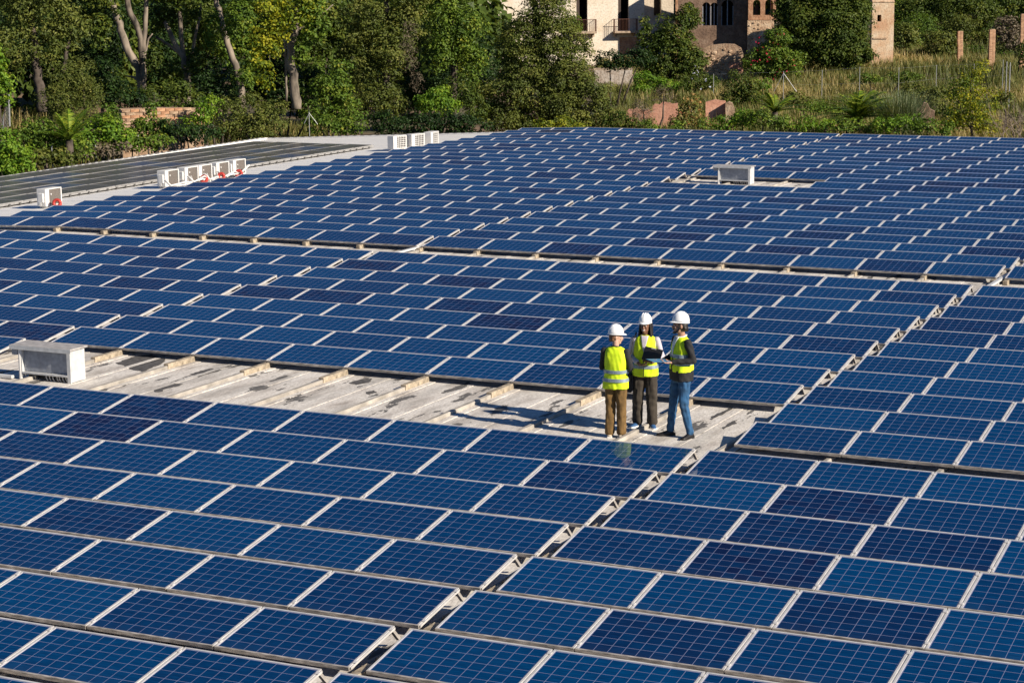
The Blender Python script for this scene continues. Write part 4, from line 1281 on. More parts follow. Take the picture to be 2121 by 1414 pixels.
    tu = np.concatenate([tu, far]); patch = np.concatenate([patch, np.sin(far[:, 0] * .3) + np.sin(far[:, 1] * .2)])
    V, F = blades(len(tu), tu, .78, .55, .030, rng)
    rn = np.clip(.40 + .17 * patch + rng.normal(size=len(tu)) * .2, 0, 1)
    me = mesh_from('dry_grass', V, F, [M['grass_dry']], attrs={'rnd': ('POINT', np.repeat(rn, 6))})
    tag(obj('dry_grass', me), 'tall dry grass covering the slope on the right', 'grass', None, 'stuff')
    n = 16000
    px = rng.uniform(-30, 700, n); dd = 86 + (px / 700) * 12 + 22 * rng.random(n)
    base = np.array([tuple(at(p, 300, d))[:2] for p, d in zip(px, dd)])
    tu = np.repeat(base[::8], 8, axis=0)[:n] + rng.normal(size=(n, 2)) * .16
    V, F = blades(n, tu, .8, .6, .03, rng)
    me = mesh_from('weeds', V, F, [M['grass_dry']], attrs={'rnd': ('POINT', np.repeat(np.clip(rng.normal(size=n) * .25 + .4, 0, 1), 6))})
    tag(obj('weeds', me), 'dry weeds between the bushes on the left', 'weeds', None, 'stuff')
    def tuft(name, label, px, py, d, n, h, spread, mat, wid, cat):
        p = at(px, py, d)
        xy = np.array((p.x, p.y)) + rng.normal(size=(n, 2)) * spread
        V, F = blades(n, xy, h, .9, wid, rng)
        V = V - np.array((p.x, p.y, gz(p.x, p.y)))
        root = empty(name, (p.x, p.y, gz(p.x, p.y)), 0, label, cat, 'grass tufts and stalks')
        leaves_obj('blade', V, F, np.repeat(rng.random(n), 6), M[mat], root)
    tuft('grass_tuft', 'large grey-green grass tuft right of the palm', 1868, 250, 105.5, 1500, 2.3, .34, 'grass_grey', .022, 'grass tuft')
    tuft('grass_tuft', 'pale dry grass tuft at the edge of the wood on the left', 35, 250, 118, 500, 1.5, .9, 'grass_dry', .03, 'grass tuft')
    tuft('dry_stalk', 'tall bare dry stalks left of the rounded dark bush', 480, 240, 104.8, 26, 3.0, .45, 'leaf_dry', .022, 'dry stalks')
    tuft('dry_stalk', 'cluster of thin bare stalks at the roof edge left of the corner', 407, 300, 98, 22, 1.5, .16, 'leaf_dry', .016, 'dry stalks')
    tuft('pampas_plume', 'pinkish dry plume clump at the rounded bush\'s right side', 605, 278, 104.5, 260, 1.25, .16, 'leaf_dry', .025, 'dry grass')
    tuft('dry_stalk', 'pale dry weeds hanging over the red wall', 1470, 215, 113, 300, 1.1, .7, 'grass_dry', .02, 'dry weeds')
    # bare twiggy shrub at the right edge
    p = at(2104, 290, 99); zg = gz(p.x, p.y)
    root = empty('bare_shrub', (p.x, p.y, zg), 0, 'bare twiggy grey-brown shrub at the right picture edge', 'shrub', 'grass tufts and stalks')
    mb = MB()
    def grow(a, d, L, r, lev):
        b_ = a + d * L
        mb.tube([a, (a + b_) / 2 + rng.normal(size=3) * .03, b_], [r, r * .8, r * .6], 5)
        if lev == 0: return
        for k in range(3):
            nd = d + rng.normal(size=3) * .45; nd[2] = abs(nd[2]) * .9 + .1; nd /= np.linalg.norm(nd)
            grow(a + d * L * rng.uniform(.45, 1), nd, L * rng.uniform(.55, .85), r * .55, lev - 1)
    for k in range(7):
        d = np.array((rng.normal() * .35, rng.normal() * .3, 1)); d /= np.linalg.norm(d)
        grow(np.array((rng.normal() * .15, rng.normal() * .15, 0.0)), d, 1.25, .035, 3)
    o = mb.build('branch', M['twig'], root); o['kind'] = 'stuff'

    # --- far wood closing the view
    rng2 = np.random.default_rng(5)
    Ps, Ns, Rn = [], [], []
    for k in range(240):
        px = rng2.uniform(-350, 2450); d = rng2.uniform(225, 330) if px > 980 else rng2.uniform(135, 290)
        if k >= 190: px, d = rng2.uniform(-700, -90), rng2.uniform(92, 135)
        p = at(px, 300, d); z = gz(p.x, p.y)
        R0 = rng2.uniform(2.5, 5.5) if k < 190 else rng2.uniform(1.2, 2.6)
        for q in range(3):
            c = np.array((p.x, p.y, z + R0 * rng2.uniform(.5, 1.6))) + rng2.normal(size=3) * R0 * .4
            nl = 420
            e = rng2.normal(size=(nl, 3)); e /= np.linalg.norm(e, axis=1, keepdims=True)
            e[:, 2] = np.abs(e[:, 2]) * np.where(rng2.random(nl) < .75, 1, -1)
            Ps.append(c + e * R0 * rng2.uniform(.55, 1.0, (nl, 1)) * (.85 + .2 * np.sin(e[:, :1] * 5 + k)))
            N = e + rng2.normal(size=(nl, 3)) * .5 + np.array((0, 0, .4)); Ns.append(N / np.linalg.norm(N, axis=1, keepdims=True))
            Rn.append(np.clip(rng2.random() * .6 + rng2.random(nl) * .4, 0, 1))
    V, F = leaf_quads(rng2, np.concatenate(Ps), np.concatenate(Ns), .85, .55)
    me = mesh_from('woodland', V, F, [M['leaf_dark']], attrs={'rnd': ('POINT', np.repeat(np.concatenate(Rn), 4))})
    tag(obj('woodland', me), 'dense wood far back on the hillside', 'woodland', None, 'stuff')


build_vegetation()


# ------------------------------------------------------------------ ruins, walls, pillars, fence
M['plaster'] = masonry_mat('old_cream_plaster', [(0.28, (0.50, 0.37, 0.24)), (0.38, (0.78, 0.66, 0.50)), (0.56, (0.86, 0.78, 0.65))], 0.55, 0.25)
M['plaster_grey'] = masonry_mat('grey_plaster', [(0.30, (0.26, 0.20, 0.15)), (0.5, (0.44, 0.37, 0.29)), (0.7, (0.52, 0.45, 0.36))], 0.7, 0.25)
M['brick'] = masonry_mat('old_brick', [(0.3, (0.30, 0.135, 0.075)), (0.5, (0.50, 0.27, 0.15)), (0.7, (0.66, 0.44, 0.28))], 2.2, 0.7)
M['brick_shade'] = masonry_mat('brick_in_shade', [(0.3, (0.13, 0.080, 0.055)), (0.5, (0.24, 0.155, 0.105)), (0.7, (0.36, 0.26, 0.19))], 1.6, 0.7)  # shade on the arcade wall put into a darker brick colour
M['rubble'] = masonry_mat('rubble_stone', [(0.30, (0.24, 0.13, 0.08)), (0.5, (0.45, 0.31, 0.20)), (0.68, (0.60, 0.47, 0.34))], 2.6, 1.0)
M['tower'] = masonry_mat('tower_plaster_over_brick', [(0.34, (0.48, 0.24, 0.13)), (0.46, (0.60, 0.41, 0.26)), (0.60, (0.70, 0.59, 0.44))], 0.5, 0.5)
M['red_wall'] = masonry_mat('red_render', [(0.3, (0.38, 0.17, 0.11)), (0.5, (0.52, 0.26, 0.18)), (0.7, (0.60, 0.34, 0.24))], 1.2, 0.4)
M['wall_white'] = masonry_mat('flaking_white_wall', [(0.30, (0.30, 0.20, 0.14)), (0.46, (0.50, 0.42, 0.34)), (0.64, (0.62, 0.56, 0.49))], 1.8, 0.8)
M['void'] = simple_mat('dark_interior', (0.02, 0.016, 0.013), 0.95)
M['door'] = simple_mat('weathered_dark_door', (0.055, 0.035, 0.025), 0.8, 0, 0.4, 5, stretch=(6, 1, 1))
M['iron'] = simple_mat('rusty_iron', (0.14, 0.06, 0.04), 0.8, 0.2, 0.3, 12)
M['stone_slab'] = simple_mat('balcony_stone', (0.36, 0.27, 0.19), 0.9, 0, 0.3, 4, 0.3)


def facing(px, dist, turn=0.0):
    """root for something that stands across the line of sight: local x to the right, y away"""
    p = at(px, 200, dist)
    d = ray(px, 200)
    rz = math.atan2(d.y, d.x) - math.pi / 2 + turn
    return p, rz


def uz(px, py, px0, dist):
    """photograph pixel -> local (u, world height) in the plane through px0 at that distance"""
    return (px - px0) * dist / FPX * 1.0, at(px, py, dist).z


def wall_with_openings(mb, u0, u1, z0, z1, th, ops, mi=0):
    """rectangular openings (ua, ub, za, zb) cut through a slab"""
    us = sorted({u0, u1, *[o[0] for o in ops], *[o[1] for o in ops]})
    zs = sorted({z0, z1, *[o[2] for o in ops], *[o[3] for o in ops]})
    for i in range(len(us) - 1):
        for j in range(len(zs) - 1):
            a, b_, c, d = us[i], us[i + 1], zs[j], zs[j + 1]
            cu, cz = (a + b_) / 2, (c + d) / 2
            if any(o[0] < cu < o[1] and o[2] < cz < o[3] for o in ops): continue
            mb.box(a, b_, 0, th, c, d, mi)


def arch_infill(mb, uc, hw, zs, th, n=9, top=None, mi=0):
    """solid between a square head (height top) and a round arch springing at zs"""
    top = top if top is not None else zs + hw
    for i in range(n):
        a0 = math.pi - math.pi * i / n; a1 = math.pi - math.pi * (i + 1) / n
        x0, x1 = uc + hw * math.cos(a0), uc + hw * math.cos(a1)
        h0, h1 = zs + hw * math.sin(a0), zs + hw * math.sin(a1)
        V = [(x0, 0.001, h0), (x1, 0.001, h1), (x1, .001, top), (x0, .001, top), (x0, th, h0), (x1, th, h1), (x1, th, top), (x0, th, top)]
        mb.add(V, [(0, 1, 2, 3), (7, 6, 5, 4), (0, 4, 5, 1), (1, 5, 6, 2), (2, 6, 7, 3), (3, 7, 4, 0)], mi)


def build_house():
    D = 172.0; P0 = 1250
    p, rz = facing(P0, D, R_(12))
    root = empty('old_house', (p.x, p.y, 0), rz, 'abandoned cream plastered house with tall dark doorways and balconies', 'house')
    U = lambda x, y: uz(x, y, P0, D)
    zb = gz(p.x, p.y) - .5
    z1 = 9.0
    zsill = U(1200, 65)[1]
    d1a, d1b = U(1194, 0)[0], U(1217, 0)[0]; d2a, d2b = U(1281, 0)[0], U(1303, 0)[0]
    d0a, d0b = U(1018, 0)[0], U(1032, 0)[0]
    head = zsill + 2.9
    mb = MB()
    ur = U(1336, 0)[0]
    ul = U(960, 0)[0]
    z1 = zsill + 5.2
    wall_with_openings(mb, ul, ur, zb, z1, .5, [(d1a, d1b, zsill, head), (d2a, d2b, zsill, head), (d0a, d0b, zsill - .1, head)])
    mb.box(ur - .5, ur - .001, .501, 7, zb, z1); mb.box(ul, ul + .5, .501, 7, zb, z1); mb.box(ul + .501, ur - .501, 6.5, 7, zb, z1)
    w = mb.build('wall', M['plaster'], root)
    MB().box(ul - .2, ur + .2, -.2, 7.2, z1 + .001, z1 + .3).build('roof', M['brick'], root)
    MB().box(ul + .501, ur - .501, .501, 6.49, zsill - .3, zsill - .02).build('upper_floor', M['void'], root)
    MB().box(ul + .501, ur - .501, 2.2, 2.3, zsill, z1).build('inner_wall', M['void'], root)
    for a, b_ in ((d1a, d1b), (d2a, d2b), (d0a, d0b)):
        f = MB(); f.box(a + .002, a + .07, .16, .24, zsill, head - .002); f.box(b_ - .07, b_ - .002, .16, .24, zsill, head - .002); f.box(a + .071, b_ - .071, .16, .24, head - .09, head - .002)
        fr = f.build('door_frame', M['door'], root)
        MB().box(a + .08, (a + b_) / 2 - .16, .26, .30, zsill + .01, head - .1).build('door_leaf', M['door'], root)
    # balconies
    for a, b_, zz in ((d1a, d1b, zsill), (d2a, d2b, zsill)):
        ua, ub = a - .46, b_ + .62
        bal = empty('balcony', (0, 0, 0)); bal.parent = root
        MB().bbox(ua, ub, -.85, -.002, zz - .18, zz - .02, .03).build('slab', M['stone_slab'], bal)
        for s in (ua + .1, ub - .28):
            MB().prism([(s, -.002), (s + .18, -.002), (s + .18, -.35), (s, -.35)], zz - .46, zz - .182).build('bracket', M['stone_slab'], bal)
        r = MB()
        r.tube([(ua + .03, -.03, zz + .97), (ua + .03, -.82, zz + .97), (ub - .03, -.82, zz + .97), (ub - .03, -.03, zz + .97)], .022, 5)
        n = 17
        for k in range(n):
            x = ua + .03 + (ub - ua - .06) * k / (n - 1)
            r.tube([(x, -.82, zz - .02), (x, -.82, zz + .96)], .013, 4)
        for k in range(1, 6):
            for x in (ua + .03, ub - .03): r.tube([(x, -.82 + .14 * k, zz - .02), (x, -.82 + .14 * k, zz + .96)], .013, 4)
        o = r.build('railing', M['iron'], bal); o['kind'] = 'stuff'
    # exposed brick at the lower right, and a moulding
    ba, bb = U(1284, 70)[0], ur - .45
    MB().box(ba, bb, -.012, -.001, zb, zsill - .55).build('brick_patch', M['brick'], root)
    # side wing in greyer plaster, set back a little
    wg = MB()
    v1a, v1b = U(1360, 0)[0], U(1376, 0)[0]; vs = U(1365, 34)[1]
    wall_with_openings(wg, ur + .002, U(1402, 0)[0], zb, z1 - .6, .5, [(v1a, v1b, vs, vs + 2.7)])
    wg.xf(lambda q: (q[0], q[1] + .7, q[2]))
    wg.build('wing_wall', M['plaster_grey'], root)
    MB().box(v1a - .02, v1b + .02, 1.25, 1.3, vs - .1, vs + 2.8).build('wing_recess', M['void'], root)
    # overgrown shrub on the balcony
    V, F, rn = crown_leaves(np.random.default_rng(3), [((d1a - .1, -.5, zsill + .5), (.55, .4, .7)), ((d1a - .5, -.5, zsill + .9), (.5, .4, .5))], 300, .2, .12)
    leaves_obj('creeper', V, F, rn, M['leaf_mid'], root)
    # dark shrubs at the wall foot are separate
    return root


def build_arcade():
    D = 168.0; P0 = 1480
    p, rz = facing(P0, D, 0)
    zb = gz(p.x, p.y) - .5
    root = empty('arched_ruin', (p.x, p.y, 0), rz, 'shaded brick ruin with tall round-arched window openings', 'ruin')
    U = lambda x, y: uz(x, y, P0, D)
    sill = U(1500, 54)[1]; spring = U(1500, 14)[1]
    cols = [(1462, 8.2), (1478, 7.6), (1505, 12.5), (1428, 9)]
    ops, arcs = [], []
    for cx, hw in cols:
        uc = U(cx, 0)[0]; h = hw * D / FPX
        ops.append((uc - h, uc + h, sill, spring + h)); arcs.append((uc, h))
    mb = MB()
    z1 = spring + 2.4
    ur = U(1549, 0)[0]
    wall_with_openings(mb, U(1404, 0)[0], ur, zb, z1, .55, ops)
    for uc, h in arcs: arch_infill(mb, uc, h, spring, .549)
    mb.xf(lambda q: (q[0], q[1] + 1.4, q[2]))
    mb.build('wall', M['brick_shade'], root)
    MB().box(U(1404, 0)[0], ur, 3.0, 3.3, zb, z1).build('rear_wall', M['void'], root)  # near-black wall: the shade behind the arches is in its colour
    MB().box(U(1404, 0)[0], ur, 1.96, 2.99, z1 - .2, z1).build('roof_slab', M['brick'], root)
    MB().box(U(1404, 0)[0] - .2, U(1404, 0)[0] - .001, 1.4, 3.3, zb, z1).build('end_wall', M['brick'], root)
    for uc, h in arcs:
        f = MB(); f.box(uc - .04, uc + .04, 1.62, 1.70, sill, spring + h * .95)
        f.box(uc - h + .002, uc - h + .07, 1.62, 1.70, sill, spring); f.box(uc + h - .07, uc + h - .002, 1.62, 1.70, sill, spring)
        f.build('window_frame', M['galv'], root)
    # lit projecting pier with two narrow arches
    pr = empty('brick_pier', (p.x, p.y, 0), rz, 'sunlit brick pier with two narrow arches and crumbling stone foot', 'ruin')
    ua, ub = U(1547, 0)[0], U(1603, 0)[0]
    m2 = MB()
    s2 = U(1560, 8)[1]; sl2 = U(1560, 32)[1]
    arcs2 = [(U(1564, 0)[0], 7.5 * D / FPX), (U(1589, 0)[0], 8 * D / FPX)]
    wall_with_openings(m2, ua, ub, U(1560, 42)[1], s2 + 2.6, .6, [(c - h, c + h, sl2, s2 + h) for c, h in arcs2])
    for c, h in arcs2: arch_infill(m2, c, h, s2, .599)
    m2.box(ua, ua + .4, .601, 3, U(1560, 42)[1], s2 + 2.6); m2.box(ub - .4, ub, .601, 3, U(1560, 42)[1], s2 + 2.6)
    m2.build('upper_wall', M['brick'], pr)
    m3 = MB()
    rr = random.Random(4)
    zz = zb
    prev = 0
    poly = [(ua - .05, zb), (ub - .35, zb), (ub - .55, zb + 1.0), (ub - .2, zb + 1.8), (ub - .15, U(1560, 43)[1]), (ua - .05, U(1560, 43)[1])]
    V = [(x, -.12, z) for x, z in poly] + [(x, .62, z) for x, z in poly]
    n = len(poly)
    m3.add(V, [tuple(range(n)), tuple(range(2 * n - 1, n - 1, -1))] + [(k, n + k, n + (k + 1) % n, (k + 1) % n) for k in range(n)])
    m3.build('stone_foot', M['rubble'], pr)
    sm_ = MB(); sm_.box(arcs2[0][0] - .13, arcs2[0][0] + .16, .3, .36, sl2 + .05, s2 - .1); sm_.build('small_pane', M['void'], pr)
    # loose stones on the foot of the pier
    stones(pr, ua, ub - .4, zb + .2, U(1560, 44)[1], -.12, 26, 5)


def stones(root, u0, u1, z0, z1, y, n, seed, mat='rubble', r=(.10, .22)):
    rr = np.random.default_rng(seed)
    for k in range(n):
        u, z, s = rr.uniform(u0 + .1, u1 - .1), rr.uniform(z0, z1 - .1), rr.uniform(*r)
        V = []
        for a in range(6):
            t = 2 * math.pi * a / 6 + rr.uniform(-.3, .3)
            V.append((u + s * math.cos(t) * rr.uniform(.8, 1.2), y + .02, z + s * .75 * math.sin(t) * rr.uniform(.8, 1.2)))
        V += [(u + (v[0] - u) * .6, y - .06, z + (v[2] - z) * .6) for v in V]
        F = [tuple(range(6, 12))] + [(k2, (k2 + 1) % 6, 6 + (k2 + 1) % 6, 6 + k2) for k2 in range(6)]
        MB().add(V, F).build('stone', M[mat], root)


def slab_wall(name, label, px0, px1, tops, pyb, D, th, mat, cat='wall', group=None, base_to_ground=True, turn=0.0, nstone=0):
    """wall seen across the line of sight with a broken top: tops = [(px, py)...]"""
    pc = (px0 + px1) / 2
    p, rz = facing(pc, D, turn)
    root = empty(name, (p.x, p.y, 0), rz, label, cat, group)
    zb = gz(p.x, p.y) - .4
    pts = [(uz(x, y, pc, D)) for x, y in tops]
    poly = [(pts[-1][0], zb), (pts[0][0], zb)] + pts
    n = len(poly)
    V = [(u, 0, z) for u, z in poly] + [(u, th, z) for u, z in poly]
    mb = MB(); mb.add(V, [tuple(range(n - 1, -1, -1)), tuple(range(n, 2 * n))] + [(k, (k + 1) % n, n + (k + 1) % n, n + k) for k in range(n)])
    mb.build('masonry', M[mat], root)
    return root, zb, pts


def brick_pillar(label, px, w_px, py0, py1, D, mat='brick', broken=False):
    p, rz = facing(px, D, R_(12))
    zt = at(px, py0, D).z; zb = min(gz(p.x, p.y), at(px, py1, D).z) - .2
    root = empty('brick_pillar', (p.x, p.y, zb), rz, label, 'pillar', 'brick pillars on the upper slope')
    w = w_px * D / FPX
    rr = random.Random(int(px))
    ch = .085
    n = int((zt - zb) / ch)
    me = None
    core = MB(); core.box(-w / 2 + .03, w / 2 - .03, -w / 2 + .03, w / 2 - .03, 0, (zt - zb) - .03); core.build('mortar_core', M['rubble'], root)
    bm_ = MB(); bm_.bbox(-w / 4 + .006, w / 4 - .006, -w / 4 + .006, w / 4 - .006, 0, ch - .014, .006)
    me = bm_.mesh('brick', [M[mat]])
    for k in range(n):
        sh = .12 * w if broken and k * ch > (zt - zb) * .62 else 0
        for i in (-1, 1):
            for j in (-1, 1):
                o = obj('brick', me, root, (i * w / 4 - sh + rr.uniform(-.008, .008), j * w / 4 + rr.uniform(-.008, .008), k * ch))


def build_ruins():
    build_house()
    build_arcade()
    # tall tower fragment
    D = 163.0
    p, rz = facing(1827, D, R_(14))
    root = empty('brick_tower', (p.x, p.y, 0), rz, 'tall narrow wall of patchy plaster and brick with one small window', 'ruin')
    zb = gz(p.x, p.y) - .5; U = lambda x, y: uz(x, y, 1827, D)
    ua, ub = U(1803, 0)[0], U(1848, 0)[0]
    wz0, wz1 = U(0, 66)[1], U(0, 52)[1]; wa, wb = U(1814, 0)[0], U(1822, 0)[0]
    mb = MB(); wall_with_openings(mb, ua, ub, zb, U(0, -60)[1], .6, [(wa, wb, wz0, wz1)])
    mb.box(ub - .5, ub - .001, .601, 3.4, zb, U(0, -60)[1])
    mb.build('wall', M['tower'], root)
    MB().box(wa - .1, wb + .1, .62, .66, wz0 - .1, wz1 + .1).build('window_void', M['void'], root)
    MB().box(U(1806, 0)[0], U(1834, 0)[0], -.06, -.001, U(0, 103)[1], U(0, 100)[1]).build('ledge', M['rubble'], root)
    MB().box(ua, ub + .03, -.05, -.001, U(0, 26)[1], U(0, 23.5)[1]).build('string_course', M['rubble'], root)
    # broken stone wall with brick end
    r, zb, pts = slab_wall('broken_wall', 'broken rubble stone wall with a brick end, below the arched ruin', 1457, 1538, [(1457, 100), (1470, 94), (1500, 91), (1520, 92), (1534, 100), (1538, 112)], 152, 150, .6, 'rubble')
    stones(r, pts[0][0], pts[-1][0] - .8, zb + .8, pts[1][1] - .1, -.01, 40, 11)
    rr = random.Random(3)
    me = None
    u0 = pts[-1][0] - 1.0
    b1 = MB(); b1.bbox(-.12, .12, -.04, .02, 0, .075, .006); bme = b1.mesh('brick', [M['red_wall']])
    for k in range(20):
        for j in range(4):
            x = u0 + .25 * j + (.12 if k % 2 else 0); z = zb + .6 + .09 * k
            if z < pts[-1][1] - .25: obj('brick', bme, r, (x, -.005 + rr.uniform(-.01, .005), z))
    slab_wall('white_wall', 'low flaking white retaining wall right of the big conical tree', 1232, 1309, [(1232, 146), (1309, 146)], 188, 146, .5, 'wall_white')
    slab_wall('coping', 'pale coping ledge on the low white retaining wall', 1230, 1311, [(1230, 141), (1311, 140.5)], 146, 146.3, .1, 'stone_slab', 'ledge')
    slab_wall('red_wall', 'bare red rendered wall fragment behind the reddish shrub', 1352, 1404, [(1352, 221), (1356, 216), (1366, 217), (1372, 212), (1388, 213), (1391, 216), (1404, 214)], 265, 111.5, .4, 'red_wall')
    slab_wall('red_wall', 'low red wall remnant with ragged top left of the bare red fragment', 1298, 1351, [(1298, 232), (1303, 226), (1312, 228), (1318, 223), (1329, 229), (1340, 226), (1351, 231)], 240, 114, .4, 'red_wall')
    slab_wall('red_wall', 'pinkish wall fragment right of the reddish shrub', 1462, 1503, [(1462, 212), (1480, 207), (1503, 210)], 248, 112, .4, 'red_wall')
    slab_wall('stone_gatepost', 'dark stone stump beside the pinkish wall fragment', 1503, 1522, [(1503, 214), (1510, 211), (1517, 214), (1522, 226)], 245, 111.5, .5, 'rubble', 'stump')
    slab_wall('dry_stone_stump', 'leaning dry earth bank stump right of the grass tuft', 1896, 1936, [(1896, 232), (1901, 222), (1908, 226), (1914, 213), (1921, 215), (1927, 227), (1936, 231)], 245, 109, .7, 'brick_shade', 'stump')
    # brick wall on the left
    r, zb, pts = slab_wall('brick_wall', 'ruined reddish brick wall half covered by vines on the left', 252, 420, [(252, 226), (335, 224), (420, 226)], 268, 102.5, .8, 'rubble', turn=R_(8))
    rr = random.Random(6)
    b1 = MB(); b1.bbox(-.20, .20, -.05, .02, 0, .135, .012); bme = b1.mesh('brick', [M['brick']])
    b2 = MB(); b2.bbox(-.20, .20, -.05, .02, 0, .135, .012); bme2 = b2.mesh('brick', [M['rubble']])
    for k in range(9):
        for j in range(9):
            x = pts[0][0] + .24 + .43 * j + (.2 if k % 2 else 0)
            z = pts[0][1] - .15 - .15 * k
            if x < pts[-1][0] - .2 and rr.random() > .12: obj('brick', bme if rr.random() < .45 else bme2, r, (x, rr.uniform(-.015, .01), z))
    brick_pillar('shorter broken brick pillar on the upper right slope', 1986, 10, 64, 120, 166, broken=True)
    brick_pillar('taller brick pillar on the upper right slope', 2051, 12, 60, 126, 162)
    brick_pillar('dark brick pillar at the right picture edge', 2114, 10, 28, 122, 158)
    # fences
    def post(mb, px, py0, py1, D, r=.028):
        a, b_ = at(px, py1, D), at(px, py0, D)
        return a, b_
    root = empty('wire_fence', tuple(at(1780, 190, 135)), 0, 'wire fence of thin galvanised posts across the dry slope on the right', 'fence')
    o0 = np.array(root.location)
    tops = []
    for px, py0, py1 in ((1478, 153, 186), (1623, 148, 196), (1703, 145, 190), (1781, 139, 184), (1862, 140, 190), (1940, 135, 166), (2018, 132, 158), (2078, 124, 158)):
        D = 135 if px < 1900 else 140
        q = at(px, py0, D); g = gz(q.x, q.y)
        q2 = np.array((q.x, q.y, min(g, at(px, py1, D).z) - .1)); q = np.array(tuple(q))
        mb = MB(); mb.tube([q2 - o0, q - o0], .019, 6); mb.build('post', M['galv_post'], root)
        tops.append((q2 - o0, q - o0))
    for h in (.98, .62, .3):
        mb = MB(); mb.tube([a + (b_ - a) * h for a, b_ in tops], .0028, 4); mb.build('wire', M['galv_post'], root)
    for px in (1603, 1650):
        a = np.array(tuple(at(1623, 152, 135))) - o0; b_ = np.array(tuple(at(px, 190, 135))) - o0
        mb = MB(); mb.tube([a, b_], .017, 6); mb.build('brace', M['galv_post'], root)
    for i, (px, d, py0) in enumerate(((2085, 128, 128), (2092, 124, 130))):
        q = at(px, py0, d); mb = MB(); g = gz(q.x, q.y); mb.tube([(0, 0, 0), (.02, 0, q.z - g)], .028, 6)
        o = mb.build('fence_post', M['galv_post'], None, (q.x, q.y, g)); tag(o, ['left of the two paired fence posts near the right edge', 'right of the two paired fence posts near the right edge'][i], 'post', 'single fence posts')
    for i, (px, d, py0) in enumerate(((107, 90, 303), (197, 93.5, 292), (286, 97, 280))):
        q = at(px, py0, d); g = gz(q.x, q.y); mb = MB(); mb.tube([(0, 0, 0), (0, 0, q.z - g)], .024, 6)
        o = mb.build('fence_post', M['galv_post'], None, (q.x, q.y, g)); tag(o, ['thin fence post among weeds nearest the left edge', 'thin fence post among weeds under the small palm', 'thin fence post below the brick wall'][i], 'post', 'single fence posts')
    root = empty('braced_post', tuple(at(640, 262, 103)), 0, 'galvanised corner post with slanting brace behind the roof corner', 'post', 'single fence posts')
    o0 = np.array(root.location)
    g = gz(root.location.x, root.location.y)
    for k, (a, b_) in enumerate((((640, 232), (640, 262)), ((640, 234), (658, 258)), ((640, 236), (630, 256)))):
        q, s = np.array(tuple(at(a[0], a[1], 103))) - o0, np.array(tuple(at(b_[0], b_[1], 103))) - o0
        if k == 0: s[2] = min(s[2], g - o0[2])
        mb = MB(); mb.tube([s, q], .02 if k == 0 else .014, 6); mb.build('post' if k == 0 else 'brace', M['galv_post'], root)
    root = empty('leaning_fence', tuple(at(12, 240, 94)), 0, 'leaning old fence panel at the left picture edge', 'fence')
    o0 = np.array(root.location)
    for a, b_ in (((18, 196), (20, 262)), ((10, 232), (4, 285)), ((1, 262), (-2, 320))):
        q, s = np.array(tuple(at(a[0], a[1], 94))) - o0, np.array(tuple(at(b_[0], b_[1], 94))) - o0
        mb = MB(); mb.tube([s, q], .04, 6); mb.build('post', M['galv_post'], root)
    mb = MB()
    for k in range(8):
        t = k / 7
        a = np.array(tuple(at(18, 200 + 60 * t, 94))) - o0; b_ = np.array(tuple(at(0, 262 + 58 * t, 94))) - o0
        mb.tube([a, b_], .006, 4)
    o = mb.build('mesh_wire', M['galv_post'], root); o['kind'] = 'stuff'


build_ruins()

# ------------------------------------------------------------------ people
M['skin_light'] = simple_mat('light_skin', (0.52, 0.31, 0.22), 0.5, 0, 0.06, 12)
M['skin_brown'] = simple_mat('brown_skin', (0.20, 0.095, 0.055), 0.45, 0, 0.08, 12)
M['skin_tan'] = simple_mat('tan_skin', (0.40, 0.22, 0.145), 0.5, 0, 0.07, 12)
M['hivis'] = simple_mat('fluorescent_yellow_cloth', (0.66, 0.86, 0.012), 0.75, 0, 0.07, 14, 0.15)
M['tape'] = simple_mat('grey_reflective_tape', (0.27, 0.33, 0.38), 0.4, 0.2, 0.1, 20)
M['helmet'] = simple_mat('white_helmet_shell', (0.82, 0.82, 0.82), 0.3, 0, 0.02, 3, 0, 0.5, (1, 1, 1), 0.3)
M['black_cloth'] = simple_mat('black_cloth', (0.016, 0.016, 0.018), 0.85, 0, 0.3, 16, 0.2)
M['lilac_cloth'] = simple_mat('pale_lilac_shirt', (0.52, 0.47, 0.52), 0.8, 0, 0.1, 12, 0.2)
M['white_cloth'] = simple_mat('white_shirt', (0.72, 0.71, 0.70), 0.8, 0, 0.06, 12, 0.2)
M['brown_cloth'] = simple_mat('tan_brown_corduroy', (0.155, 0.088, 0.026), 0.9, 0, 0.2, 14, 0.3)
M['dark_brown_cloth'] = simple_mat('dark_olive_brown_trousers', (0.040, 0.031, 0.022), 0.9, 0, 0.2, 14, 0.2)
M['denim'] = simple_mat('blue_denim', (0.020, 0.085, 0.190), 0.85, 0, 0.28, 10, 0.3)
M['hair_dark'] = simple_mat('dark_hair', (0.012, 0.008, 0.006), 0.55, 0, 0.3, 40)
M['hair_blond'] = simple_mat('brown_hair', (0.16, 0.075, 0.035), 0.6, 0, 0.3, 40)
M['shoe_blue'] = simple_mat('blue_trainer', (0.030, 0.10, 0.24), 0.7, 0, 0.2, 30)
M['shoe_black'] = simple_mat('black_boot_leather', (0.018, 0.016, 0.016), 0.4, 0, 0.3, 20)
M['shoe_beige'] = simple_mat('beige_shoe', (0.55, 0.47, 0.36), 0.7, 0, 0.1, 20)
M['sole_white'] = simple_mat('white_sole', (0.74, 0.73, 0.70), 0.7, 0, 0.05, 20)
M['tablet_black'] = simple_mat('black_clipboard', (0.020, 0.020, 0.022), 0.35, 0, 0.1, 10)
M['tablet_blue'] = simple_mat('blue_folder', (0.06, 0.20, 0.36), 0.45, 0, 0.1, 10)
M['paper'] = simple_mat('paper_sheet', (0.62, 0.64, 0.60), 0.8, 0, 0.04, 10)
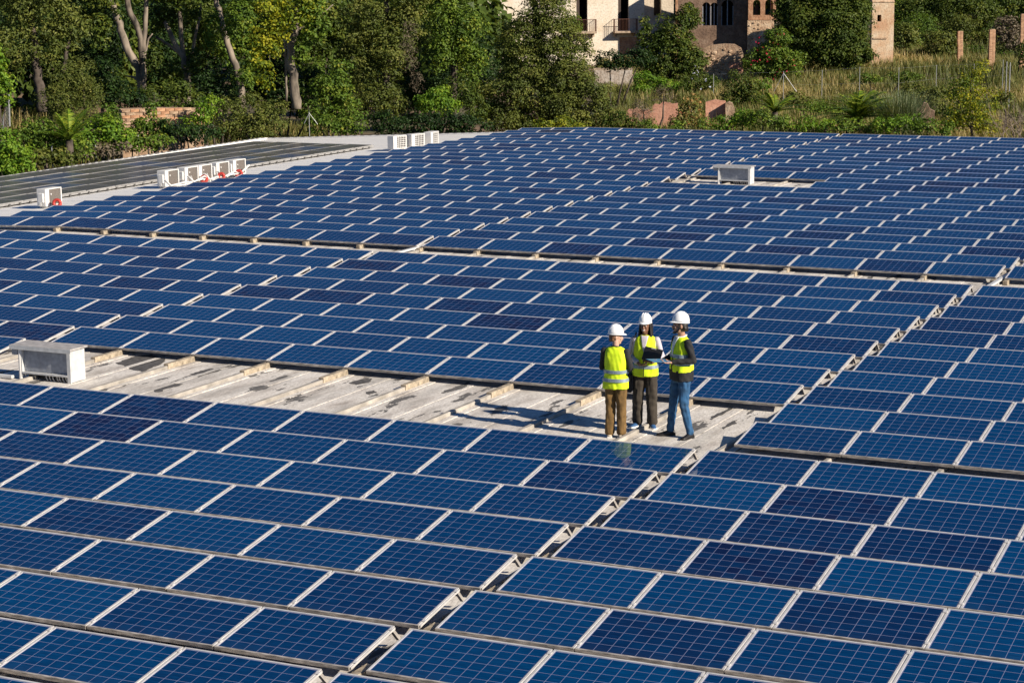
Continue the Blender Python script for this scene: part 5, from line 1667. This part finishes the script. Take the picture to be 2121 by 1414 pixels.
M['eye_white'] = simple_mat('eye_white', (0.7, 0.68, 0.66), 0.3, 0, 0.02, 4)
M['lips'] = simple_mat('lips', (0.26, 0.08, 0.07), 0.5, 0, 0.1, 10)
M['teeth'] = simple_mat('teeth', (0.78, 0.76, 0.72), 0.35, 0, 0.02, 4)


class Sculpt:
    """closed shapes that are fused into one continuous skin"""
    def __init__(self): self.mb = MB()

    def tube(self, pts, radii, n=14):
        self.mb.tube(pts, radii, n, 0, True); return self

    def ell(self, c, r, rot=None, nu=16, nv=10):
        V, F = [], []
        c = np.array(c, float)
        for j in range(1, nv):
            t = math.pi * j / nv
            for i in range(nu):
                p = 2 * math.pi * i / nu
                q = np.array((r[0] * math.sin(t) * math.cos(p), r[1] * math.sin(t) * math.sin(p), r[2] * math.cos(t)))
                if rot is not None: q = np.array(rot @ Vector(q))
                V.append(c + q)
        top, bot = len(V), len(V) + 1
        e = np.array((0, 0, r[2])); e = np.array(rot @ Vector(e)) if rot is not None else e
        V += [c + e, c - e]
        for j in range(nv - 2):
            for i in range(nu):
                k = (i + 1) % nu
                F.append((j * nu + i, (j + 1) * nu + i, (j + 1) * nu + k, j * nu + k))
        for i in range(nu):
            k = (i + 1) % nu
            F.append((top, i, k)); F.append((bot, (nv - 2) * nu + k, (nv - 2) * nu + i))
        self.mb.add(V, F); return self

    def rings(self, rr, n=24, p=2.4):
        """rr: list of (z, cx, cy, rx, ry) bottom to top, super-elliptic"""
        V, F = [], []
        for z, cx, cy, rx, ry in rr:
            for k in range(n):
                t = 2 * math.pi * k / n
                c, s = math.cos(t), math.sin(t)
                V.append((cx + rx * math.copysign(abs(c) ** (2 / p), c), cy + ry * math.copysign(abs(s) ** (2 / p), s), z))
        m = len(rr)
        for j in range(m - 1):
            for k in range(n):
                q = (k + 1) % n
                F.append((j * n + k, j * n + q, (j + 1) * n + q, (j + 1) * n + k))
        F.append(tuple(range(n - 1, -1, -1))); F.append(tuple((m - 1) * n + k for k in range(n)))
        self.mb.add(V, F); return self

    def fuse(self, name, mat, parent, voxel=0.011, smooth=4, folds=0.0, seed=0, fscale=1.0, thin=None):
        me = self.mb.mesh(name + '_raw', [M[mat]])
        o = bpy.data.objects.new(name + '_raw', me); COL.objects.link(o)
        r = o.modifiers.new('fuse', 'REMESH'); r.mode = 'VOXEL'; r.voxel_size = voxel; r.use_smooth_shade = True
        if smooth:
            s = o.modifiers.new('soften', 'SMOOTH'); s.iterations = smooth; s.factor = 0.5
        dg = bpy.context.evaluated_depsgraph_get()
        fm = bpy.data.meshes.new_from_object(o.evaluated_get(dg))
        fm.name = name
        bpy.data.objects.remove(o); bpy.data.meshes.remove(me)
        if folds:
            n = len(fm.vertices); co = np.zeros(n * 3, np.float32); fm.vertices.foreach_get('co', co); co = co.reshape(-1, 3)
            no = np.zeros(n * 3, np.float32); fm.vertices.foreach_get('normal', no); no = no.reshape(-1, 3)
            rg = np.random.default_rng(seed); d = np.zeros(n)
            for k in range(7):
                w = rg.normal(size=3) * np.array((26, 26, 13)) * fscale; d += np.sin(co @ w + rg.uniform(0, 6.28)) * np.sin(co @ (rg.normal(size=3) * 9) + k)
            co += no * (d * folds * .45)[:, None]
            fm.vertices.foreach_set('co', co.ravel()); fm.update()
        if not fm.materials: fm.materials.append(M[mat])
        fm.polygons.foreach_set('use_smooth', np.ones(len(fm.polygons), bool))
        return obj(name, fm, parent)


def unit(v):
    v = np.array(v, float); return v / (np.linalg.norm(v) + 1e-9)


def hand(sc, wrist, d, nrm, thumb, curl=.5, k=1.0):
    """palm, four jointed fingers of unequal length and a thumb leaving the side of the palm; d = direction of the hand, nrm = palm side, thumb = direction of the thumb side"""
    w, d, nrm = np.array(wrist, float), unit(d), unit(nrm)
    th = unit(np.array(thumb, float) - d * np.dot(thumb, d)); nrm = unit(np.cross(d, th)) * np.sign(np.dot(np.cross(d, th), nrm) or 1)
    sc.tube([w - d * .02, w + d * .03 * k, w + d * .085 * k], [(.024 * k, .018 * k), (.036 * k, .017 * k), (.038 * k, .014 * k)])
    for i, (off, L) in enumerate(((.028, .068), (.010, .076), (-.009, .071), (-.027, .056))):
        b = w + (d * .082 + th * off) * k
        p1 = b + unit(d + nrm * curl * .55) * L * .45 * k
        p2 = p1 + unit(d + nrm * curl * 1.5) * L * .32 * k
        p3 = p2 + unit(d * .8 + nrm * curl * 2.4) * L * .25 * k
        sc.tube([b - d * .02, b, p1, p2, p3], [.0095 * k, .0098 * k, .0092 * k, .0086 * k, .0075 * k], 8)
    b = w + (d * .030 + th * .026) * k
    p1 = b + unit(d * .7 + th * .8 + nrm * .3) * .034 * k
    p2 = p1 + unit(d * 1.0 + th * .25 + nrm * .5) * .028 * k
    sc.tube([b - th * .015, b, p1, p2], [.014 * k, .0125 * k, .0105 * k, .0088 * k], 8)


def head(sc, c, yaw, pitch=0.0, k=1.0):
    """head centred at c, looking along local +y turned by yaw (left positive)"""
    rot = Matrix.Rotation(yaw, 3, 'Z') @ Matrix.Rotation(pitch, 3, 'X')
    P = lambda x, y, z: np.array(c) + np.array(rot @ Vector((x * k, y * k, z * k)))
    sc.ell(P(0, -.012, .028), (.074 * k, .093 * k, .090 * k), rot)
    sc.ell(P(0, .022, -.045), (.058 * k, .066 * k, .068 * k), rot)
    sc.ell(P(0, .062, -.085), (.030 * k, .028 * k, .026 * k), rot)          # chin
    sc.tube([P(0, .086, .018), P(0, .108, -.018), P(0, .104, -.030)], [.010 * k, .014 * k, .015 * k], 8)   # nose
    sc.ell(P(0, .080, .034), (.050 * k, .014 * k, .010 * k), rot)           # brow
    for s in (-1, 1):
        sc.ell(P(s * .076, -.012, -.008), (.010 * k, .020 * k, .030 * k), rot)   # ears
        sc.ell(P(s * .036, .068, -.020), (.022 * k, .018 * k, .018 * k), rot)    # cheeks
    sc.ell(P(0, .086, -.056), (.024 * k, .012 * k, .012 * k), rot)          # lips
    return rot, P


def face_parts(root, rot, P, smile=False, k=1.0):
    for s in (-1, 1):
        e = Sculpt(); e.ell(P(s * .031, .079, .012), (.013 * k, .008 * k, .008 * k), rot)
        eo = obj('eye', e.mb.mesh('eye', [M['eye_white']], True), root)
        i = Sculpt(); i.ell(P(s * .031, .086, .012), (.0062 * k, .003 * k, .0066 * k), rot)
        obj('iris', i.mb.mesh('iris', [M['hair_dark']], True), eo)
        b = MB(); b.tube([P(s * .014, .094, .028), P(s * .034, .090, .034), P(s * .050, .076, .030)], [.004, .005, .003], 6)
        b.build('eyebrow', M['hair_dark'], root, smooth=True)
    m = MB(); w = .030 if smile else .022
    m.tube([P(-w, .086, -.050 if smile else -.056), P(0, .0985, -.060), P(w, .086, -.050 if smile else -.056)], [(.004, .004), (.009, .009) if smile else (.006, .006), (.004, .004)], 8)
    mo = m.build('mouth', M['lips'], root, smooth=True)
    if smile:
        t = MB(); t.tube([P(-.022, .0925, -.052), P(0, .103, -.057), P(.022, .0925, -.052)], [.003, .0065, .003], 8)
        t.build('teeth', M['teeth'], mo, smooth=True)


def helmet(root, rot, P, k=1.0, tilt=0.0):
    r2 = rot @ Matrix.Rotation(tilt, 3, 'X')
    base = P(0, -.010, .056)
    Q = lambda x, y, z: base + np.array(r2 @ Vector((x, y, z)))
    V, F = [], []
    n, m = 28, 9
    for j in range(m):
        t = (math.pi / 2) * j / (m - 1)
        for i in range(n):
            p = 2 * math.pi * i / n
            rx, ry, h = .103 * k, .126 * k, .142 * k
            f = math.cos(t) ** .75
            V.append(Q(rx * f * math.cos(p), ry * f * math.sin(p), h * math.sin(t)))
    for j in range(m - 1):
        for i in range(n):
            q = (i + 1) % n
            F.append((j * n + i, j * n + q, (j + 1) * n + q, (j + 1) * n + i))
    F.append(tuple(range(n - 1, -1, -1)))
    mb = MB(); mb.add(V, F)
    ho = mb.build('helmet', M['helmet'], root, smooth=True)
    # brim: rim all round, longer peak in front
    V, F = [], []
    for i in range(36):
        p = 2 * math.pi * i / 36
        fr = max(0, math.sin(p)) ** 2.2
        for rad, z in ((.97, .012), (1.03 + .36 * fr, -.002 - .014 * fr), (1.03 + .36 * fr, -.009 - .014 * fr), (.97, -.006)):
            V.append(Q(.103 * k * rad * math.cos(p) * (1 - .12 * fr), .126 * k * rad * math.sin(p), z))
    for i in range(36):
        q = (i + 1) % 36
        for a in range(4):
            b = (a + 1) % 4
            F.append((i * 4 + a, i * 4 + b, q * 4 + b, q * 4 + a))
    MB().add(V, F).build('brim', M['helmet'], ho, smooth=True)
    rg = MB()
    for x in (-.034, 0, .034):
        pts = [Q(x * (1 if x else 1), .126 * k * math.cos(t) ** 1.0 * .97 * (1 - abs(x) * 1.2), .142 * k * math.sin(t) + .003 - abs(x) * .12) for t in np.linspace(.45, math.pi - .45, 12)]
        rg.tube(pts, [.004] + [.0085] * 10 + [.004], 7)
    ro = rg.build('ridge', M['helmet'], ho, smooth=True); ro['kind'] = 'stuff'
    return ho


def shoe(root, ankle, toe_dir, mat, sole, k=1.0, trouser_z=.1):
    d = unit((toe_dir[0], toe_dir[1], 0)); s = np.array((-d[1], d[0], 0)); a = np.array((ankle[0], ankle[1], 0.0))
    V, F = [], []
    prof = [(-.075, .030, .050), (-.06, .036, .085), (-.02, .038, .098), (.04, .041, .080), (.10, .046, .058), (.15, .044, .046), (.185, .030, .036), (.198, .014, .028)]
    n = 12
    for t, w, h in prof:
        for k2 in range(n):
            an = 2 * math.pi * k2 / n
            z = .022 + (h - .022) * max(0, math.sin(an)) if math.sin(an) > 0 else .022
            V.append(a + d * t * k + s * w * k * math.cos(an) + np.array((0, 0, z * k)))
    m = len(prof)
    for j in range(m - 1):
        for k2 in range(n):
            q = (k2 + 1) % n
            F.append((j * n + k2, j * n + q, (j + 1) * n + q, (j + 1) * n + k2))
    F.append(tuple(range(n - 1, -1, -1))); F.append(tuple((m - 1) * n + q for q in range(n)))
    so = MB().add(V, F).build('shoe', M[mat], root, smooth=True)
    out = [a + d * t * k + s * w * 1.08 * k for t, w, h in prof] + [a + d * t * k - s * w * 1.08 * k for t, w, h in reversed(prof)]
    out = [(p[0], p[1]) for p in out]
    MB().prism(out, 0.0, .024 * k).build('sole', M[sole], so)


def stripe(vest, rings_at, z, h, off=.012, mat='tape', name='reflective_stripe', a0=0.0, a1=2 * math.pi, n=40):
    V, F = [], []
    closed = abs(a1 - a0 - 2 * math.pi) < 1e-6
    m = n if closed else n + 1
    for zz, o in ((z, off), (z + h, off), (z + h, off - .014), (z, off - .014)):
        cx, cy, rx, ry = rings_at(zz)
        for k in range(m):
            t = a0 + (a1 - a0) * k / n
            c, s = math.cos(t), math.sin(t); p = 2.4
            V.append((cx + (rx + o) * math.copysign(abs(c) ** (2 / p), c), cy + (ry + o) * math.copysign(abs(s) ** (2 / p), s), zz))
    for r in range(4):
        q = (r + 1) % 4
        for k in range(n):
            k2 = (k + 1) % m
            F.append((r * m + k, r * m + k2, q * m + k2, q * m + k))
    if not closed: F += [(0, m, 2 * m, 3 * m), (m - 1, 4 * m - 1, 3 * m - 1, 2 * m - 1)]
    MB().add(V, F).build(name, M[mat], vest, smooth=False)


def ring_fn(rr):
    z = [r[0] for r in rr]
    def f(zz): return tuple(np.interp(zz, z, [r[i] for r in rr]) for i in (1, 2, 3, 4))
    return f


def front_patch(vest, rf, z0, z1, w0, w1, mat, name, off=.011, n=8, xc=0.0):
    """strip lying on the front (+y) of the vest, its half-width going from w0 (bottom) to w1 (top)"""
    V, F = [], []
    m = 7
    for j in range(n + 1):
        f = j / n; z = z0 + (z1 - z0) * f; w = w0 + (w1 - w0) * f
        cx, cy, rx, ry = rf(z)
        for i in range(m):
            x = xc * (1 - f * .0) + w * (2 * i / (m - 1) - 1)
            u = max(-1, min(1, x / (rx + off)))
            y = cy + (ry + off) * (1 - abs(u) ** 2.4) ** (1 / 2.4)
            V.append((cx + x, y, z))
    k = len(V)
    V += [(x, y - .012, z) for x, y, z in V]
    for j in range(n):
        for i in range(m - 1):
            a = j * m + i
            F.append((a, a + 1, a + m + 1, a + m)); F.append((k + a, k + a + m, k + a + m + 1, k + a + 1))
    for j in range(n):
        a = j * m; F.append((a, a + m, k + a + m, k + a)); b = a + m - 1; F.append((b, k + b, k + b + m, b + m))
    for i in range(m - 1):
        F.append((i, k + i, k + i + 1, i + 1)); a = n * m + i; F.append((a, a + 1, k + a + 1, k + a))
    return MB().add(V, F).build(name, M[mat], vest, smooth=True)


def scale_pts(p, k): return [tuple(np.array(q) * k) for q in p]


def build_person(name_label, loc, facing_dir, H, skin, head_yaw, arms, feet, top_mat, leg_mat, shoe_mats, vest_hem, stripes, leg_r, jacket_hem=None, sleeve_end=.92,
                 smile=False, hair=None, beard=False, collar='white_cloth', vfront=None, head_pitch=0.0, lean=0.0, hips=.165):
    """local frame: +y forward, +x to the person's right; built for a 1.75 m body and scaled by k"""
    k = H / 1.75
    root = empty('person', loc, math.atan2(facing_dir[1], facing_dir[0]) - math.pi / 2, name_label, 'person', 'three people talking on the roof')
    S = lambda v: tuple(np.array(v, float) * k)
    hc = (0, .025 + lean, 1.618)
    # --- body
    b = Sculpt()
    rot, P = head(b, S(hc), head_yaw, head_pitch, k)
    b.tube([S((0, -.005 + lean, 1.40)), S((0, .0 + lean, 1.47)), S((0, .008 + lean, 1.56))], [.062 * k, .052 * k, .052 * k])
    b.rings([(z * k, x * k, y * k, rx * k, ry * k) for z, x, y, rx, ry in ((.86, 0, 0, .14, .10), (1.05, 0, 0, .125, .09), (1.25, 0, .0, .145, .10), (1.38, 0, 0, .15, .09), (1.43, 0, 0, .09, .06))])
    for (sh, el, wr, hd, nr, th, cu) in arms:
        b.tube([S(sh), S((np.array(sh) + el) / 2), S(el)], [.042 * k, .040 * k, .036 * k])
        b.tube([S(el), S((np.array(el) * .6 + np.array(wr) * .4)), S(wr)], [.037 * k, .036 * k, .025 * k])
        hand(b, S(wr), hd, nr, th, cu, k)
    for (hip, kn, an, toe) in feet:
        b.tube([S(hip), S(kn), S((an[0], an[1], .07))], [.066 * k, .046 * k, .034 * k])
    b.fuse('body', skin, root, .0075, 2)
    face_parts(root, rot, P, smile, k)
    helmet(root, rot, P, k, R_(5))
    # --- trousers
    t = Sculpt()
    t.rings([(z * k, 0, y * k, rx * k, ry * k) for z, y, rx, ry in ((.80, -.005, hips, .118), (.88, -.008, hips, .122), (.98, 0, hips - .018, .108), (1.04, 0, hips - .03, .10))])
    for (hip, kn, an, toe) in feet:
        hip, kn, an = np.array(hip), np.array(kn), np.array(an)
        t.tube([S(hip), S(hip * .5 + kn * .5), S(kn), S(kn * .45 + np.array((an[0], an[1], .09)) * .55), S((an[0], an[1], .095))],
               [leg_r[0] * k, (leg_r[0] * .55 + leg_r[1] * .45) * k, leg_r[1] * k, leg_r[2] * k, leg_r[3] * k])
    t.fuse('trousers', leg_mat, root, .011, 3, .0075 * k, 3, 1.3)
    for (hip, kn, an, toe) in feet: shoe(root, S(an), toe, shoe_mats[0], shoe_mats[1], k)
    # --- shirt or jacket
    j = Sculpt()
    jz = jacket_hem if jacket_hem else vest_hem + .06
    j.rings([(z * k, x * k, y * k, rx * k, ry * k) for z, x, y, rx, ry in ((jz, 0, 0, hips + (.034 if jacket_hem else .012), .150 if jacket_hem else .126), ((.985, 0, 0, hips + .036, .150) if jacket_hem else (1.0, 0, 0, .152, .112)), (1.06, 0, 0, .152, .112), (1.2, 0, 0, .162, .116), (1.34, 0, 0, .175, .108), (1.415, 0, 0, .15, .085), (1.455, 0, .002, .075, .065), (1.47, 0, .002, .062, .06))])
    for (sh, el, wr, hd, nr, th, cu) in arms:
        sh, el, wr = np.array(sh), np.array(el), np.array(wr)
        we = el + (wr - el) * sleeve_end
        j.tube([S(sh), S(sh * .5 + el * .5), S(el)], [.056 * k, .054 * k, .050 * k])
        j.tube([S(el), S(el * .5 + we * .5), S(we)], [.050 * k, .045 * k, .039 * k])
    j.fuse('jacket' if jacket_hem else 'shirt', top_mat, root, .011, 3, .006 * k, 9, 1.5)
    # collar
    c = MB(); c.tube([S((.058, .0, 1.462)), S((.05, .05, 1.462)), S((0, .066, 1.448)), S((-.05, .05, 1.462)), S((-.058, 0, 1.462)), S((-.04, -.05, 1.478)), S((.04, -.05, 1.478)), S((.058, 0, 1.462))], [(.022 * k, .010 * k)] * 8, 8)
    c.build('collar', M[collar], root, smooth=True)
    # --- vest
    v = Sculpt()
    vr = [(vest_hem, 0, 0, hips + .040, .150), (vest_hem + .10, 0, 0, hips + .034, .150), (1.06, 0, 0, .176, .138), (1.2, 0, 0, .180, .138), (1.30, 0, 0, .176, .132), (1.37, 0, 0, .170, .115), (1.43, 0, 0, .148, .088), (1.462, 0, 0, .10, .066), (1.470, 0, 0, .08, .06)]
    vr = [tuple(q * k for q in r) for r in vr]
    v.rings(vr, 30)
    vo = v.fuse('vest', 'hivis', root, .011, 3, .006 * k, 17, 1.2)
    rf = ring_fn(vr)
    for z in stripes: stripe(vo, rf, z * k, .052 * k)
    if vfront:
        front_patch(vo, rf, vfront[0] * k, 1.468 * k, .006 * k, vfront[1] * k, vfront[2], 'shirt_front', .014 * k)
        front_patch(vo, rf, (vest_hem + .01) * k, vfront[0] * k, .004 * k, .004 * k, 'black_cloth', 'zip', .013 * k)
    # --- hair
    if hair == 'short':
        h = Sculpt(); h.ell(P(0, -.045, .005), (.082 * k, .072 * k, .082 * k), rot); h.tube([P(-.05, -.06, -.04), P(0, -.085, -.055), P(.05, -.06, -.04)], [.028 * k] * 3)
        h.fuse('hair', 'hair_blond', root, .009, 2)
    elif hair == 'braids':
        h = Sculpt(); h.ell(P(0, -.035, .02), (.088 * k, .085 * k, .09 * k), rot)
        rr = random.Random(5)
        for s in (-1, 1):
            for q in range(7):
                y = .005 - .018 * q
                x = s * (.084 + .006 * (q % 2))
                ln = .24 + .05 * rr.random()
                h.tube([P(x * .95, y, .03), P(x * 1.05, y + .004, -.06), P(x * (1.1 + .12 * rr.random()), y + .012, -.06 - ln * .45), P(x * (1.0 + .3 * rr.random()), y + .02 + .02 * rr.random(), -.06 - ln)], [.014, .0135, .013, .008], 8)
        for q in range(5):
            x = -.06 + .03 * q
            h.tube([P(x, -.10, .02), P(x * 1.1, -.11, -.10), P(x * 1.2, -.10, -.24)], [.016, .015, .009], 8)
        h.fuse('hair', 'hair_dark', root, .008, 1)
    elif hair == 'nape':
        h = Sculpt(); h.ell(P(0, -.040, .0), (.084 * k, .076 * k, .080 * k), rot); h.tube([P(-.055, -.065, -.035), P(0, -.095, -.06), P(.055, -.065, -.035)], [.032 * k] * 3)
        for s in (-1, 1): h.tube([P(s * .076, .018, .03), P(s * .074, .022, -.03)], [.013 * k, .010 * k], 8)
        h.fuse('hair', 'hair_dark', root, .009, 2)
    if beard:
        h = Sculpt()
        h.tube([P(-.066, .012, -.03), P(-.058, .042, -.075), P(-.028, .078, -.098), P(0, .090, -.100), P(.028, .078, -.098), P(.058, .042, -.075), P(.066, .012, -.03)], [.010 * k, .014 * k, .016 * k, .018 * k, .016 * k, .014 * k, .010 * k])
        h.tube([P(-.028, .088, -.055), P(-.018, .098, -.044), P(0, .101, -.042), P(.018, .098, -.044), P(.028, .088, -.055)], [.006, .007, .007, .007, .006], 8)
        h.fuse('beard', 'hair_dark', root, .007, 1)
    return root, k, S


def unit2(x, y):
    l = math.hypot(x, y); return (x / l, y / l)


def build_people():
    A = np.array
    # woman seen from behind
    loc = (-1.87, 1.40, 0)
    f1 = unit2(-.08, .97)
    build_person('person seen from behind in a long yellow vest with two grey bands and brown trousers', loc, f1, 1.715, 'skin_light', R_(-62),
                 [((-.185, 0, 1.395), (-.235, .02, 1.12), (-.02, .205, 1.14), (.9, .15, .1), (.1, -.9, 0), (0, .2, 1), .6),
                  ((.185, 0, 1.395), (.235, .03, 1.12), (.03, .225, 1.10), (-.9, .2, 0), (0, -.9, 0), (0, .2, 1), .6)],
                 [((-.088, 0, .88), (-.092, .012, .47), (-.096, -.01, .075), (-.25, 1)), ((.088, 0, .88), (.092, .012, .47), (.090, .01, .075), (.2, 1))],
                 'black_cloth', 'brown_cloth', ('shoe_beige', 'sole_white'), .80, (.92, 1.055), (.098, .078, .076, .082), hair='short', collar='black_cloth', head_pitch=R_(-6), hips=.172)
    # woman facing the camera
    loc = (-1.74, 2.30, 0)
    f2 = unit2(.22, -.97)
    r2, k2, S2 = build_person('smiling person with dark braids facing the camera, black clipboard in hand, dark trousers', loc, f2, 1.765, 'skin_brown', R_(-6),
                 [((.180, 0, 1.395), (.245, -.02, 1.13), (.055, .215, 1.035), (-.75, .55, .05), (0, -.3, 1), (.3, 1, .3), .55),
                  ((-.180, 0, 1.395), (-.255, -.01, 1.13), (-.125, .205, 1.075), (.75, .35, .35), (.3, -.9, 0), (.1, .2, 1), .7)],
                 [((.090, 0, .88), (.115, .02, .47), (.125, -.01, .075), (.45, 1)), ((-.090, 0, .88), (-.108, .03, .47), (-.118, .04, .075), (-.35, 1))],
                 'lilac_cloth', 'dark_brown_cloth', ('shoe_blue', 'sole_white'), .825, (.955,), (.105, .088, .084, .086), sleeve_end=.72, smile=True, hair='braids', collar='lilac_cloth',
                 vfront=(1.22, .062, 'lilac_cloth'), hips=.168)
    # man in profile
    loc = (-0.95, 1.84, 0)
    f3 = unit2(-.66, -.75)
    r3, k3, S3 = build_person('bearded person in profile with black jacket under a yellow vest and blue jeans', loc, f3, 1.905, 'skin_tan', R_(-22),
                 [((-.195, 0, 1.40), (-.255, -.06, 1.145), (-.13, .22, 1.125), (.15, 1, .05), (.1, 0, 1), (1, 0, .25), .35),
                  ((.195, 0, 1.40), (.245, .0, 1.15), (.06, .27, 1.12), (-.2, 1, .03), (0, 0, 1), (-1, 0, .25), .35)],
                 [((-.092, 0, .90), (-.115, .02, .48), (-.150, -.06, .075), (-.45, 1)), ((.092, 0, .90), (.125, .06, .48), (.150, .10, .075), (.30, 1))],
                 'black_cloth', 'denim', ('shoe_black', 'shoe_black'), .965, (1.065, 1.17), (.096, .066, .058, .056), jacket_hem=.835, hair='nape', beard=True, collar='white_cloth',
                 vfront=(1.20, .058, 'white_cloth'), hips=.170)
    # things they hold
    def put(name, label, cat, root, local, rot, build):
        o = empty(name, (0, 0, 0), 0, label, cat)
        mw = Matrix.Translation(root.location) @ root.rotation_euler.to_matrix().to_4x4()
        o.matrix_world = mw @ Matrix.Translation(Vector(local)) @ rot.to_4x4()
        build(o)
        return o
    def clip(o):
        MB().bbox(-.155, .155, -.008, .004, -.11, .11, .004).build('board', M['tablet_black'], o)
        MB().bbox(-.145, .145, .0045, .007, -.10, .10, .001).build('cover', M['tablet_black'], o)
        MB().box(-.04, .04, .0075, .016, .085, .108).build('clamp', M['strut'], o)
    put('clipboard', 'black clipboard held against the chest of the smiling person', 'clipboard', r2, S2((-.150, .245, 1.205)), Matrix.Rotation(R_(-7), 3, 'Y') @ Matrix.Rotation(R_(-16), 3, 'Z') @ Matrix.Rotation(R_(24), 3, 'X'), clip)
    def pen(o): MB().tube([(0, 0, 0), (-.012, .045, .125)], .0055, 6, 0, True).build('barrel', M['tablet_black'], o)
    put('pen', 'dark pen in the right hand of the smiling person', 'pen', r2, S2((-.005, .265, 1.03)), Matrix.Identity(3), pen)
    def fold(o):
        MB().bbox(-.13, .13, -.09, .21, -.006, 0, .002).build('cover', M['tablet_blue'], o)
        MB().bbox(-.115, .118, -.075, .195, -.0105, -.0062, .001).build('page', M['paper'], o)
    put('folder', 'flat blue folder held out by the bearded person', 'folder', r3, S3((-.03, .33, 1.150)), Matrix.Rotation(R_(4), 3, 'X'), fold)
    def bag(o):
        b = MB()
        b.bbox(-.035, .035, -.13, .13, -.30, 0, .02)
        b.build('pouch', M['black_cloth'], o)
        s = MB(); s.tube([(-.0, .09, -.02), (-.02, .11, .25), (-.06, .125, .5), (-.10, .06, .635), (-.09, -.05, .64), (-.04, -.12, .45), (-.0, -.10, -.02)], [(.022, .006)] * 7, 6)
        s.build('strap', M['black_cloth'], o, smooth=True)
    put('shoulder_bag', 'black shoulder bag hanging at the hip of the smiling person', 'bag', r2, S2((.245, -.01, .86)), Matrix.Identity(3), bag)


build_people()
